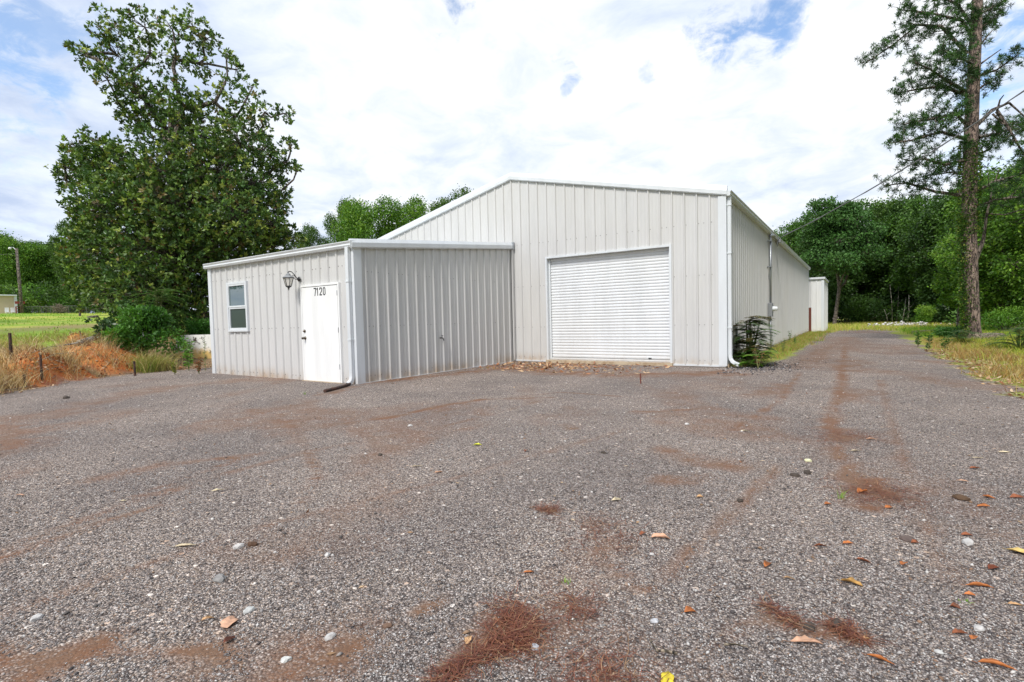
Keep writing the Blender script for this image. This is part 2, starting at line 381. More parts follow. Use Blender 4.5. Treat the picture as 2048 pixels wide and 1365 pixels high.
# stains: brown earth showing through the gravel, given as strokes on the ground
def stroke(pts, w):
    P = [G(px, py)[:2] for px, py in pts]; q = np.stack([X_, Y_], -1); best = np.full(X_.shape, 1e9)
    for a, b in zip(P[:-1], P[1:]):
        ab = b-a; t = np.clip(((q-a)@ab)/(ab@ab+1e-9), 0, 1); best = np.minimum(best, np.linalg.norm(q-(a+t[..., None]*ab), axis=-1))
    return sstep(1, 0, best/w + (fbm(X_, Y_, 6, 3, 3)-.5)*1.1)
dirt = np.zeros_like(X_); rust = np.zeros_like(X_)
for pts, w, s in [([(880,1200),(780,1250),(670,1315)], .05, 1.0), ([(1000,1230),(1060,1290),(960,1290),(900,1340)], .16, .8), ([(-50,1330),(150,1310),(200,1290)], .16, .9),
                  ([(450,1340),(600,1320),(700,1290)], .35, .5), ([(1740,960),(1760,990),(1700,1000)], .22, .9), ([(1680,860),(1690,885)], .35, .75), ([(1705,800),(1700,780)], .45, .6),
                  ([(1690,740),(1700,720)], .7, .6), ([(1340,905),(1420,925),(1480,930)], .28, .75), ([(1340,960),(1400,950)], .2, .6), ([(370,925),(440,915),(500,910)], .14, .9), ([(310,990),(360,975)], .12, .7),
                  ([(180,960),(300,935)], .3, .45), ([(500,820),(570,845),(600,880)], .2, .7), ([(690,845),(780,835),(880,812),(960,800),(1100,795)], .13, .9), ([(760,905),(820,885),(950,850)], .3, .5),
                  ([(1130,850),(1150,856)], .16, .9), ([(1280,825),(1400,818)], .18, .7), ([(740,765),(1000,738)], .55, .75), ([(1020,735),(1100,745),(1250,750),(1440,748)], .9, .75),
                  ([(1420,745),(1450,742)], .35, 1.0), ([(1520,790),(1560,770)], .5, .5), ([(1700,700),(1690,675)], 1.2, .55), ([(1660,690),(1640,710),(1600,735)], .7, .6),
                  ([(650,790),(700,775)], .25, .7), ([(1090,1020),(1110,1022)], .06, .9), ([(1230,1090),(1190,1050)], .12, .6), ([(1540,1220),(1620,1260)], .07, .9),
                  ([(1680,1255),(1720,1275)], .07, .9), ([(1690,690),(1685,760),(1660,840),(1690,930),(1740,1010)], .16, .85), ([(1560,930),(1480,1010),(1330,1150)], .07, .6), ([(1600,745),(1560,800),(1470,860)], .1, .7), ([(560,830),(600,870),(640,950),(600,1010)], .06, .8), ([(980,800),(1120,785),(1330,800)], .05, .8), ([(250,1000),(420,940),(520,905)], .05, .8), ([(0,1120),(160,1060),(320,1010)], .06, .7), ([(20,1370),(200,1300),(420,1300),(560,1350)], .06, .9), ([(1350,1340),(1500,1240),(1620,1250)], .05, .6), ([(1230,1050),(1200,1110),(1290,1180)], .05, .7), ([(1760,760),(1800,900),(1900,1150)], .09, .45), ([(1090,800),(900,850),(620,900),(300,990),(-50,1120)], .07, .55), ([(1250,860),(900,960),(500,1060),(0,1230)], .07, .45), ([(0,850),(40,900)], .5, .6), ([(250,785),(340,782)], .3, .5), ([(2000,1060),(1900,1010)], .3, .35), ([(700,1080),(500,1100)], .4, .3)]:
    dirt = np.maximum(dirt, s*stroke(pts, w))
dirt = np.maximum(dirt, .42*sstep(.55, .70, fbm(X_*.7+Y_*.5, Y_*.35-X_*.25, .9, 5, 1)))
dirt = dirt*(.75+.9*sstep(.35, .6, fbm(X_, Y_, 4.5, 4, 4)))
clay = np.zeros_like(X_)
for (mx, my, r, hh) in MOUNDS: clay = np.maximum(clay, sstep(1.05, .75, np.hypot(X_-mx, Y_-my)/r + (fbm(X_, Y_, 2.5, 3, 4)-.5)*.4))
clay = np.maximum(clay, .8*sstep(.56, .68, fbm(X_, Y_, .8, 4, 5))*sstep(0, .5, bd)*sstep(5, 3, bd)*sstep(1.5, 2.5, np.hypot(X_+15, Y_+6)))
lawn = sstep(3.6, 5.5, bd+e_*3)*(1-.75*np.exp(-((bd-19)/6)**2)*sstep(.46, .6, fbm(X_*.35, Y_*1.1+X_, .25, 4, 2)))
green = fbm(X_, Y_, .25, 4, 3)
def gmask(gravel, dirt, clay, lawn): return np.stack([gravel, dirt, clay, lawn], -1).reshape(-1, 4)
ny, nx = X_.shape
V = np.stack([X_, Y_, Z_], -1).reshape(-1, 3)
I = np.arange(ny*nx).reshape(ny, nx)
Fq = np.stack([I[:-1, :-1], I[:-1, 1:], I[1:, 1:], I[1:, :-1]], -1).reshape(-1, 4)
gm = gmask(gravel, dirt, clay, lawn)

def b_ground(t, b):
    q = NT(t); g = q.n('ShaderNodeNewGeometry').outputs['Position']
    a = q.n('ShaderNodeAttribute', attribute_name='col'); s = q.n('ShaderNodeSeparateColor'); q.l.new(a.outputs['Color'], s.inputs[0])
    grav, dirt, clay, lawn = s.outputs[0], s.outputs[1], s.outputs[2], a.outputs['Alpha']
    def vor(scale, feat='F1', out='Distance', rnd=1.0):
        v = q.n('ShaderNodeTexVoronoi', feature=feat); q.l.new(g, v.inputs['Vector']); v.inputs['Scale'].default_value = scale; v.inputs['Randomness'].default_value = rnd; return v
    v1 = vor(88); v2 = vor(30); v3 = vor(160)
    sc1 = q.n('ShaderNodeSeparateColor'); q.l.new(v1.outputs['Color'], sc1.inputs[0])
    sc2 = q.n('ShaderNodeSeparateColor'); q.l.new(v2.outputs['Color'], sc2.inputs[0])
    stone = q.ramp(sc1.outputs[0], [(0, (.05, .043, .043)), (.2, (.11, .096, .094)), (.5, (.25, .222, .212)), (.8, (.38, .345, .33)), (1, (.56, .53, .51))])
    gap = q.mr(v1.outputs['Distance'], .32, .62)
    stone = q.mix(q.math('MULTIPLY', gap, .75), stone, (.045, .036, .032))
    fine = q.mix(q.mr(v3.outputs['Distance'], .2, .7), (.40, .355, .32), (.10, .082, .07))
    stone = q.mix(q.math('GREATER_THAN', sc1.outputs[1], .72), stone, fine)
    big = q.math('MULTIPLY', q.math('GREATER_THAN', sc2.outputs[1], .972), q.mr(v2.outputs['Distance'], .52, .34))
    stone = q.mix(big, stone, q.mix(sc2.outputs[2], (.66, .63, .60), (.36, .27, .21)))
    tone = q.noise(g, .55, 5, .6)
    stone = q.mix(q.mr(tone, .3, .7), q.mix(1.0, stone, (1.18, 1.12, 1.08), 'MULTIPLY'), q.mix(1.0, stone, (1.68, 1.56, 1.44), 'MULTIPLY'))
    # earth
    ne = q.noise(g, 60, 8, .85); nc = q.noise(g, 3, 5, .6)
    earth = q.mix(ne, (.05, .026, .017), (.34, .20, .125))
    earth = q.mix(q.mr(nc, .4, .6), earth, q.mix(ne, (.09, .035, .02), (.30, .155, .085)))
    dm = q.math('MULTIPLY', dirt, q.mr(q.math('ADD', q.math('MULTIPLY', sc1.outputs[2], .6), q.math('MULTIPLY', ne, .6)), .35, .95, 1, .5))
    gcol = q.mix(dm, stone, earth)
    # off the gravel
    cl = q.mix(ne, (.45, .13, .03), (.80, .34, .09)); cl = q.mix(q.mr(nc, .35, .7), cl, (.55, .14, .04))
    dry = q.mix(q.noise(g, 30, 6, .8), (.10, .06, .035), (.40, .29, .16))
    off = q.mix(clay, dry, cl)
    ng = q.noise(g, 1.1, 6, .7); nf = q.noise(g, 40, 4, .8); nb = q.noise(g, .16, 4, .6)
    gr = q.mix(q.mr(nb, .35, .62), q.mix(nf, (.36, .38, .05), (.54, .52, .12)), q.mix(nf, (.14, .28, .02), (.27, .42, .04)))
    gr = q.mix(q.mr(ng, .52, .72, 0, .6), gr, (.34, .25, .11))
    off = q.mix(lawn, off, gr)
    sx = q.n('ShaderNodeSeparateXYZ'); q.l.new(g, sx.inputs[0])
    side = q.mix(q.mr(ng, .3, .55), q.mix(nf, (.22, .16, .06), (.50, .38, .16)), q.mix(nf, (.18, .25, .03), (.40, .45, .07)))
    off = q.mix(q.mr(sx.outputs[0], -4, -2), off, side)
    col = q.mix(grav, off, gcol)
    q.l.new(col, b.inputs['Base Color']); b.inputs['Roughness'].default_value = .9; b.inputs['Specular IOR Level'].default_value = .25
    hh = q.math('SUBTRACT', 1.0, v1.outputs['Distance']); hh = q.math('ADD', hh, q.math('MULTIPLY', sc1.outputs[1], .5)); hh = q.math('ADD', hh, q.math('MULTIPLY', big, .8))
    hh = q.math('MULTIPLY', hh, q.math('SUBTRACT', 1.0, q.math('MULTIPLY', dm, .6)))
    n = q.bump(hh, .9, .011); n = q.bump(q.noise(g, 9, 4, .6), .5, .03, n)
    q.l.new(n, b.inputs['Normal'])
M_ground = mat('ground_surface', build=b_ground)
fm = gm[Fq, 0].mean(1) > .5
def sub_sheet(name, mask):
    f = Fq[mask]; u, inv = np.unique(f, return_inverse=True)
    o = np_mesh(name, V[u], inv.reshape(-1, 4), M_ground, None, gm[u], smooth=True); tag(o, kind='structure'); return o
sub_sheet('gravel_lot', fm); sub_sheet('ground', ~fm)

# ------------------------------------------------------------------ the metal building
PITCH = .3048; AX = -6.139; EH = 4.153; AH = 5.554; LEN = 26.2
def ribbed(O, S, T, Nn, s0, s1, bot, top, phase, openings=(), rows=(), mi=0, mb=None, tail=None):
    """corrugated sheet: ribs every foot. O origin, S along, T up, Nn outward"""
    mb = mb or MB(); O, S, T, Nn = [np.array(q, float) for q in (O, S, T, Nn)]
    prof = [(-.030, 0), (-.013, .034), (.013, .034), (.030, 0), (.086, 0), (.094, .005), (.109, .005), (.117, 0), (.188, 0), (.196, .005), (.211, .005), (.219, 0)]
    pts = []
    k0 = int(math.floor((s0-phase)/PITCH))-1; k1 = int(math.ceil((s1-phase)/PITCH))+1
    for k in range(k0, k1+1):
        for a, h in prof: pts.append((phase+k*PITCH+a, h))
    def off(s):
        for (a, h), (b, g) in zip(pts[:-1], pts[1:]):
            if a <= s <= b: return h + (g-h)*(s-a)/(b-a)
        return 0
    br = {s0, s1} | {p[0] for p in pts if s0 < p[0] < s1}
    for (a, b, z0, z1) in openings: br |= {a, b}
    if tail is not None and s0 < tail < s1: br.add(tail)
    br = sorted(br)
    for a, b in zip(br[:-1], br[1:]):
        if b-a < 1e-6: continue
        ha, hb = off(a), off(b); m = (a+b)/2; segs = [(bot(a), top(a), bot(b), top(b))]
        for (oa, ob, z0, z1) in openings:
            if oa < m < ob:
                segs = []
                if z0 > bot(m)+.01: segs.append((bot(a), z0, bot(b), z0))
                segs.append((z1, top(a), z1, top(b)))
        for (za, zb, zc, zd) in segs:
            mb.add([O+S*a+T*za+Nn*ha, O+S*b+T*zc+Nn*hb, O+S*b+T*zd+Nn*hb, O+S*a+T*zb+Nn*ha], [(0, 1, 2, 3)], mi)
    for (z, jit) in rows:
        for k in range(k0, k1+1):
            for dx in ((.045, .165) if (k % 3 == 0) else (.045,)):
                s = phase+k*PITCH+dx
                if not (s0+.05 < s < s1-.05) or z > top(s)-.1: continue
                if any(a-.02 < s < b+.02 and z0 < z < z1 for (a, b, z0, z1) in openings): continue
                c = O+S*s+T*z+Nn*(off(s)+.001); r = .009
                ring = [c+S*r*math.cos(t)+T*r*math.sin(t) for t in [i*math.pi/3 for i in range(6)]]
                mb.add(ring+[p+Nn*.007 for p in ring], [(6, 7, 8, 9, 10, 11)]+[(i, (i+1) % 6, 6+(i+1) % 6, 6+i) for i in range(6)], 1)
    return mb
def gable(x): return EH + (AH-EH)*(1-abs(x-AX)/abs(AX))
XL = 2*AX
bld = empty('metal_building', (AX, 0, 0), 'long light grey corrugated metal building with a gable front, roll-up door and low office annex', 'building')
RD = (-4.93, -1.33, .09, 3.06)      # roll-up door opening
EZ = .05
mb = ribbed((0,0,0), (1,0,0), (0,0,1), (0,-1,0), XL, 0, lambda s: EZ, gable, AX, [RD], [(.16,0), (1.05,0), (2.28,0), (3.55,0)])
mb.build('gable_wall', [M_panel, M_screw], bld)
mb = ribbed((0,0,0), (0,1,0), (0,0,1), (1,0,0), 0, LEN, lambda s: EZ+.05, lambda s: EH-.02, .1, [], [(.2,0), (1.2,0), (2.3,0), (3.4,0)])
mb.build('side_wall', [M_panel, M_screw], bld)
mb = ribbed((XL,0,0), (0,1,0), (0,0,1), (-1,0,0), 0, LEN, lambda s: EZ, lambda s: EH-.02, .1); mb.build('side_wall', [M_panel, M_screw], bld)
mb = ribbed((0,LEN,0), (1,0,0), (0,0,1), (0,1,0), XL, 0, lambda s: EZ, gable, AX); mb.build('rear_wall', [M_panel, M_screw], bld)
sl = (AH-EH)/abs(AX); Ls = math.hypot(AX, AH-EH)
for sgn, x0 in ((1, 0), (-1, XL)):
    T = np.array([-sgn*abs(AX), 0, AH-EH])/Ls; Nn = np.array([sgn*(AH-EH), 0, abs(AX)])/Ls
    mb = ribbed((x0, 0, EH+.02), (0,1,0), T, Nn, -.02, LEN+.02, lambda s: -.06, lambda s: Ls-.02, .05); mb.build('roof', [M_roof, M_screw], bld)
mb = MB(); mb.prism([(-.19, -.03), (0, .035), (.19, -.03), (.19, -.045), (0, .02), (-.19, -.045)], (AX, -.06, AH+.075), (AX, LEN+.05, AH+.075), (1,0,0), (0,0,1))
mb.box((AX-.10, -.045, AH+.02), (AX+.10, -.02, AH+.085), 1)
mb.build('ridge_cap', [M_steel, M_dark], bld)
# rake trim: formed metal, a leaning upper band over a vertical lower band
def rake(a, b, Uo, name='rake_trim', h=.20):
    m = MB(); m.prism([(-.02, h+.03), (.03, h+.03), (.075, h*.52), (.075, .012), (.055, 0), (.055, -.012), (.036, -.012), (.036, h*.5), (-.02, h*.5)], a, b, Uo, (0,0,1)); return m.build(name, M_trim, bld)
rake((AX, 0, AH-.005), (.06, 0, gable(0)-.005-.06*sl), (0,-1,0)); rake((AX, 0, AH-.005), (XL-.06, 0, EH-.005-.06*sl), (0,-1,0))
# corner trims
def corner(x, y, z0, z1, sx, sy, w=.135, name='corner_trim', wx=None):
    wx = wx or w; m = MB(); t = .037
    prof = [(0, 0), (-wx, 0), (-wx, t), (t, t), (t, -w), (0, -w)]     # u along x, v along outward y
    m.prism([(u*sx, v*sy) for u, v in prof], (x, y, z0), (x, y, z1), (1,0,0), (0,1,0)); return m.build(name, M_trim, bld)
corner(0, 0, EZ-.012, EH-.02, 1, -1, .11, wx=.15); corner(0, LEN, .08, EH, 1, 1, .16); corner(XL, 0, .04, EH, -1, -1)
mb = MB()     # base trim angle
mb.box((RD[1]+.06, -.028, EZ-.035), (.0, .0, EZ+.012)); mb.build('base_trim', M_trim, bld); mb = MB(); mb.box((-6.12, -.028, EZ-.035), (RD[0]-.06, .0, EZ+.012)); mb.build('base_trim', M_trim, bld)
mb = MB(); mb.box((0.0, .04, EZ+.012), (.028, LEN-.02, EZ+.075)); mb.build('base_trim', M_trim, bld)
mb = MB(); mb.box((XL+.02, .0, -.3), (-.002, LEN-.01, EZ-.002)); mb.box((-.003, .06, -.3), (.06, LEN-.02, EZ+.022)); mb.build('slab', M_slab, bld)
# eave gutter and downspout, right side
gut = [(0, 0), (.10, 0), (.125, .045), (.115, .075), (.14, .115), (.14, .13), (.128, .13), (.128, .118), (.105, .08), (.112, .045), (.093, .012), (.008, .012), (.008, .13), (0, .13)]
mb = MB(); mb.prism(gut, (.012, -.04, EH-.035), (.012, LEN+.05, EH-.035), (1,0,0), (0,0,1)); mb.box((.02, -.043, EH-.03), (.128, -.04, EH+.085)); mb.build('eave_gutter', M_trim, bld)
def downspout(path, w, d, name='downspout', U=(1,0,0)):
    m = MB(); r = .5
    pts = [np.array(p, float) for p in path]; U = np.array(U, float); b = len(m.v)
    prof = [(-.5,-.4),(-.4,-.5),(-.17,-.5),(-.13,-.44),(.13,-.44),(.17,-.5),(.4,-.5),(.5,-.4),(.5,.4),(.4,.5),(-.4,.5),(-.5,.4)]
    for i, p in enumerate(pts):
        t = pts[min(i+1, len(pts)-1)]-pts[max(i-1, 0)]; t /= np.linalg.norm(t); v = np.cross(U, t); v /= np.linalg.norm(v)
        for (a, c) in prof: m.v.append(tuple(p+U*a*w+v*c*d))
    n = len(prof)
    for i in range(len(pts)-1):
        for k in range(n): m.f.append((b+i*n+k, b+i*n+(k+1) % n, b+(i+1)*n+(k+1) % n, b+(i+1)*n+k)); m.m.append(0)
    m.f.append(tuple(b+k for k in range(n))[::-1]); m.m.append(0)
    k = b+(len(pts)-1)*n; m.f.append(tuple(k+j for j in range(n))); m.m.append(1)
    m_ = m.build(name, [M_trim, M_dark], bld); return m_
dsx, dsy = .085, .085
ds = downspout([(dsx, dsy, EH-.03), (dsx, dsy, 2.9), (dsx, dsy, 1.4), (dsx, dsy, .30), (dsx+.012, dsy-.005, .21), (dsx+.05, dsy-.02, .15), (dsx+.11, dsy-.05, .11), (dsx+.22, dsy-.10, .075)], .085, .085, U=(.0,1,0))
for z in (3.9, 2.75, .95):
    MB().box((.032, dsy-.055, z), (dsx+.052, dsy+.055, z+.035)).build('strap', M_trim, ds)
# roll-up door with its jambs
jx0, jx1, jz0, jz1 = RD
mb = MB(); t = .05
mb.box((jx0-t, -.042, .03), (jx0+.004, .20, jz1+t)); mb.box((jx1-.004, -.042, .03), (jx1+t, .20, jz1+t)); mb.box((jx0+.004, -.042, jz1-.004), (jx1-.004, .20, jz1+t))
jb = mb.build('door_jamb', M_trim, bld)
mb = MB(); mb.box((jx0-.06, -.10, -.05), (jx1+.06, .26, jz0-.012)); mb.build('door_sill', M_slab, bld)
mb = MB(); zs = jz0+.06; prof = []; pitch = .083
nsl = int((jz1-zs)/pitch)
for i in range(nsl+1):
    for k, (dz, dy) in enumerate([(0, .006), (.006, -.002), (.02, -.009), (.041, -.012), (.062, -.009), (.076, -.002), (.0795, .006)]):
        prof.append((dy, zs+i*pitch+dz))
prof = [p for p in prof if p[1] < jz1+.02]
mb.prism(prof, (jx0+.005, .135, 0), (jx1-.005, .135, 0), (0,1,0), (0,0,1), closed=False)
rdoor = mb.build('roll_up_door', M_curtain, bld)
mb = MB(); mb.box((jx0+.006, .095, jz0-.005), (jx1-.006, .15, jz0+.05)); mb.box((jx0+.006, .088, jz0+.012), (jx1-.006, .095, jz0+.02)); mb.build('bottom_bar', M_curtain, rdoor)
MB().box((jx0+.005, .075, jz0), (jx0+.05, .105, jz1-.02)).build('guide_track', M_trim, rdoor); MB().box((jx1-.05, .075, jz0), (jx1-.005, .105, jz1-.02)).build('guide_track', M_trim, rdoor)
mb = MB(); mb.box((jx1-.62, .078, jz0+.07), (jx1-.54, .095, jz0+.10)); mb.build('lift_handle', M_black, rdoor)
# ---- office annex
OX, OY, OXL = -6.158, -6.03, -12.19
OF, OB = 2.90, 3.46       # wall height at front / at the main wall
ED = (-7.985, -6.61, -.02, 2.185)      # entry door frame
WD = (-11.235, -10.27, 1.15, 2.44)     # window
mb = ribbed((0, OY, 0), (1,0,0), (0,0,1), (0,-1,0), OXL, OX, lambda s: -.10 if s < -10.5 else -.03, lambda s: OF, OXL, [ED, WD], [(.10,0), (1.22,0), (2.53,0)], tail=-10.5)
mb.build('annex_wall', [M_panel, M_screw], bld)
mb = ribbed((OX, 0, 0), (0,1,0), (0,0,1), (1,0,0), OY, 0, lambda s: -.02, lambda s: OF-.02+(OB-OF)*(s-OY)/-OY, OY+.30, [], [(.14,0), (1.22,0), (2.40,0)])
mb.build('annex_wall', [M_panel, M_screw], bld)
mb = ribbed((OXL, 0, 0), (0,1,0), (0,0,1), (-1,0,0), OY, 0, lambda s: -.05, lambda s: OF-.02+(OB-OF)*(s-OY)/-OY, OY); mb.build('annex_wall', [M_panel, M_screw], bld)
MB().box((OXL+.03, OY+.03, -.3), (OX-.03, -.01, .0)).build('annex_slab', M_slab, bld)
To = np.array([0, 6.1, OB-OF]); Lo = np.linalg.norm(To); To /= Lo
mb = ribbed((0, OY-.07, OF+.075), (1,0,0), To, (0, -To[2], To[1]), OXL-.02, OX+.02, lambda s: 0, lambda s: Lo+.05, OXL); mb.build('annex_roof', [M_roof, M_screw], bld)
a = np.array([OX, OY-.10, OF-.035]); b_ = np.array([OX, -.04, OB-.005])
m = MB(); h = .17
m.prism([(-.02, h+.02), (.045, h+.02), (.09, h*.62), (.09, .012), (.07, 0), (.07, -.012), (.036, -.012), (.036, h*.5), (-.02, h*.5)], a, b_, (1,0,0), (0,0,1)); m.build('rake_trim', M_trim, bld)
MB().box((OX-.0, -.10, OB-.03), (OX+.115, -.034, OB+.185)).build('end_cap', M_steel, bld)
mb = MB(); mb.prism([(-u, v) for u, v in gut], (OXL-.06, OY-.002, OF-.02), (OX+.06, OY-.002, OF-.02), (0,1,0), (0,0,1)); mb.box((OXL-.062, OY-.135, OF-.015), (OXL-.058, OY-.01, OF+.10)); mb.box((OX+.058, OY-.135, OF-.02), (OX+.075, OY-.01, OF+.115))
mb.build('annex_gutter', M_trim, bld)
corner(OX, OY, -.03, OF-.02, 1, -1, .17, wx=.05); corner(OXL, OY, -.11, OF-.02, -1, -1, .1, wx=.12)
MB().box((OXL+.12, OY-.045, -.11), (-10.5, OY-.002, -.075)).build('base_trim', M_trim, bld)
MB().box((OX+.001, OY+.17, -.03), (OX+.045, -.045, .012)).build('base_trim', M_trim, bld)
MB().box((OX+.035, -.115, EZ), (OX+.075, -.034, OB-.03)).build('corner_trim', M_panel, bld)
dx = OX-.085; dy = OY-.085
ds2 = downspout([(dx, dy, OF-.01), (dx, dy, 1.6), (dx, dy, .24), (dx+.005, dy-.006, .16), (dx+.012, dy-.03, .09), (dx+.02, dy-.09, .035), (dx+.03, dy-.14, .015)], .095, .085)
for z in (2.16, .93): MB().box((dx-.056, dy-.05, z), (dx+.056, OY-.03, z+.03)).build('strap', M_trim, ds2)
# entry door
x0, x1, z0, z1 = ED
mb = MB(); f = .045
mb.box((x0, OY-.062, z0), (x0+f, OY+.09, z1)); mb.box((x1-f, OY-.062, z0), (x1, OY+.09, z1)); mb.box((x0+f, OY-.062, z1-f), (x1-f, OY+.09, z1))
fr = mb.build('door_frame', M_door, bld, bevel=.004)
mb = MB(); mb.box((x0+f+.003, OY-.058, z0+.03), (x1-f-.014, OY-.012, z1-f-.012)); ed = mb.build('entry_door', M_door, bld, bevel=.004)
MB().box((x0+f, OY-.01, z0), (x1-f, OY+.0, z1-f)).build('door_gap_shade', M_dark, bld)  # dark sheet behind the leaf; its colour stands for shade in the gap
MB().box((x0, OY-.11, -.06), (x1, OY-.004, .008)).build('threshold', M_slab, bld)
kx = x0+.115
m = MB(); m.lathe((kx, OY-.058, 1.14), [(0, -.045), (.014, -.045), (.018, -.02), (.034, -.014), (.036, 0)], 16, axis='y'); m.build('deadbolt', M_brass, ed, smooth=True)
m = MB(); m.lathe((kx+.01, OY-.058, .98), [(0, -.09), (.022, -.088), (.03, -.07), (.026, -.05), (.014, -.04), (.014, -.016), (.038, -.012), (.040, 0)], 16, axis='y'); m.build('door_knob', M_brass, ed, smooth=True)
for z in (.3, 1.1, 1.9): MB().tube([(x1-f-.006, OY-.066, z), (x1-f-.006, OY-.066, z+.11)], .008, 8).build('hinge', M_steel, ed)
# house number, stencilled black digits
def digit_shapes(ch):
    w, h, t = .092, .180, .027
    R = lambda a, b, c, d: [(a, b), (c, b), (c, d), (a, d)]
    if ch == '7': return [R(0, h-t, w, h), [(.022, 0), (.05, 0), (w, h-t), (w-.030, h-t)]]
    if ch == '1': return [R(.026, 0, .054, h), [(.026, h), (.002, h-.030), (.002, h-.052), (.026, h-.036)]]
    if ch == '2': return [R(0, 0, w, t), [(0, t), (.030, t), (w, h*.52), (w-.004, h*.62), (w-.028, h*.60)], R(w-t, h*.58, w, h-.014), [(w-t, h-t), (w, h-.016), (w-.016, h), (.016, h), (0, h-.016), (0, h-t)], R(0, h*.68, t, h-t)]
    return [R(0, .032, t, h-.032), R(w-t, .032, w, h-.032), [(0, .034), (.028, 0), (w-.028, 0), (w, .034), (w-t, .036), (w-.034, t), (.034, t), (t, .036)], [(t, h-.036), (.034, h-t), (w-.034, h-t), (w-t, h-.036), (w, h-.034), (w-.028, h), (.028, h), (0, h-.034)]]
xx = -7.48
m = MB()
for ch in '7120':
    for i, poly in enumerate(digit_shapes(ch)):
        yy = OY-.0595-.0002*i; n = len(poly)
        m.add([(xx+u, yy, 1.925+v) for u, v in poly], [tuple(range(n))])
    xx += {'7': .100, '1': .104}.get(ch, .122)
nb = m.build('house_number', M_black, ed); nb['label'] = 'black stencilled number 7120'
# window
x0, x1, z0, z1 = WD
mb = MB(); f = .055
for (a, b, c, d) in ((x0, x0+f, z0, z1), (x1-f, x1, z0, z1), (x0+f, x1-f, z0, z0+f), (x0+f, x1-f, z1-f, z1)): mb.box((a, OY-.062, c), (b, OY+.05, d))
win = mb.build('window', M_trim, bld)
zm = (z0+z1)/2-.01
for (a, b, yo) in ((z0+f, zm, .0), (zm, z1-f, -.012)):
    m = MB(); g = .042
    for (u0, u1, v0, v1) in ((x0+f, x0+f+g, a, b), (x1-f-g, x1-f, a, b), (x0+f+g, x1-f-g, a, a+g), (x0+f+g, x1-f-g, b-g, b)): m.box((u0, OY-.045+yo, v0), (u1, OY+.0+yo, v1))
    m.build('sash', M_trim, win)
    MB().box((x0+f+g-.002, OY-.02+yo, a+g-.002), (x1-f-g+.002, OY-.012+yo, b-g+.002)).build('pane', M_glass if yo else M_screen, win)

# ------------------------------------------------------------------ wall lantern
lx, lz = -8.05, 2.34
lan = empty('wall_lantern', (lx, OY-.03, lz), 'weathered black coach lantern on a scrolled bracket beside the white entry door', 'lantern')
m = MB(); m.lathe((lx, OY-.032, lz), [(0, -.03), (.03, -.028), (.05, -.012), (.058, 0)], 18, axis='y'); m.build('wall_plate', M_black, lan, smooth=True)
cy = OY-.30
arm = [(lx, OY-.05, lz), (lx, OY-.10, lz+.03), (lx, OY-.15, lz+.10), (lx, OY-.21, lz+.155), (lx, OY-.27, lz+.165), (lx, OY-.31, lz+.14), (lx, OY-.30, lz+.10)]
m = MB(); m.tube(arm, [.012, .011, .010, .010, .010, .009, .008], 8)
m.tube([(lx, OY-.05, lz-.01), (lx, OY-.12, lz-.01), (lx, OY-.19, lz+.03), (lx, OY-.20, lz+.08), (lx, OY-.16, lz+.085), (lx, OY-.15, lz+.055)], .007, 8); m.build('scroll_arm', M_black, lan, smooth=True)
def ring(z, r): return [(lx+r*math.cos(math.pi/4+i*math.pi/3), cy+r*math.sin(math.pi/4+i*math.pi/3), z) for i in range(6)]
def loft(m, rings, mi=0):
    n = len(rings[0])
    for a, b in zip(rings[:-1], rings[1:]): m.add(a+b, [(i, (i+1) % n, n+(i+1) % n, n+i) for i in range(n)], mi)
m = MB(); loft(m, [ring(lz+.02, .135), ring(lz+.03, .13), ring(lz+.075, .055), ring(lz+.10, .05), ring(lz+.115, .02), ring(lz+.14, .008)]); m.add(ring(lz+.02, .135), [(5,4,3,2,1,0)]); m.build('roof_cap', M_grey, lan)
m = MB(); loft(m, [ring(lz+.018, .105), ring(lz-.17, .055)]); gl = m.build('glass', M_lampglass, lan)
m = MB()
for a, b in zip(ring(lz+.02, .111), ring(lz-.175, .060)): m.tube([a, b], .007, 6)
loft(m, [ring(lz-.165, .062), ring(lz-.19, .062), ring(lz-.20, .03), ring(lz-.235, .012)])
for z, r in ((lz+.012, .113),):
    q = ring(z, r)
    for i in range(6): m.tube([q[i], q[(i+1) % 6]], .007, 6)
m.build('cage', M_black, lan)
m = MB(); m.lathe((lx, cy, lz-.25), [(0, -.022), (.010, -.012), (.013, 0), (.009, .012), (.004, .018)], 10); m.build('finial', M_black, lan)
# black drain extension lying on the gravel
m = MB(); P = [(-6.20, -6.21, .025), (-6.05, -6.40, .03), (-5.86, -6.75, .03), (-5.66, -7.22, .035)]
for a, b in zip(P[:-1], P[1:]): pass
m.tube(P, [.028, .032, .032, .032], 10); o = m.build('drain_pipe', M_pipe); tag(o, 'dark rusty drain pipe lying on the gravel at the foot of the annex downspout', 'pipe')
# hose bib
hb = empty('hose_bib', (OX+.03, -3.41, .87), 'small black hose tap on the side wall of the annex', 'tap')
m = MB(); m.tube([(OX, -3.41, .87), (OX+.07, -3.41, .87), (OX+.11, -3.41, .85), (OX+.13, -3.41, .80)], [.015, .016, .016, .014], 8); m.build('spout', M_black, hb)
m = MB(); m.tube([(OX+.07, -3.41, .87), (OX+.075, -3.41, .925)], .008, 6); m.lathe((OX+.075, -3.41, .93), [(0, .006), (.03, .006), (.034, 0), (.03, -.006), (0, -.006)], 10); m.build('handle', M_black, hb)

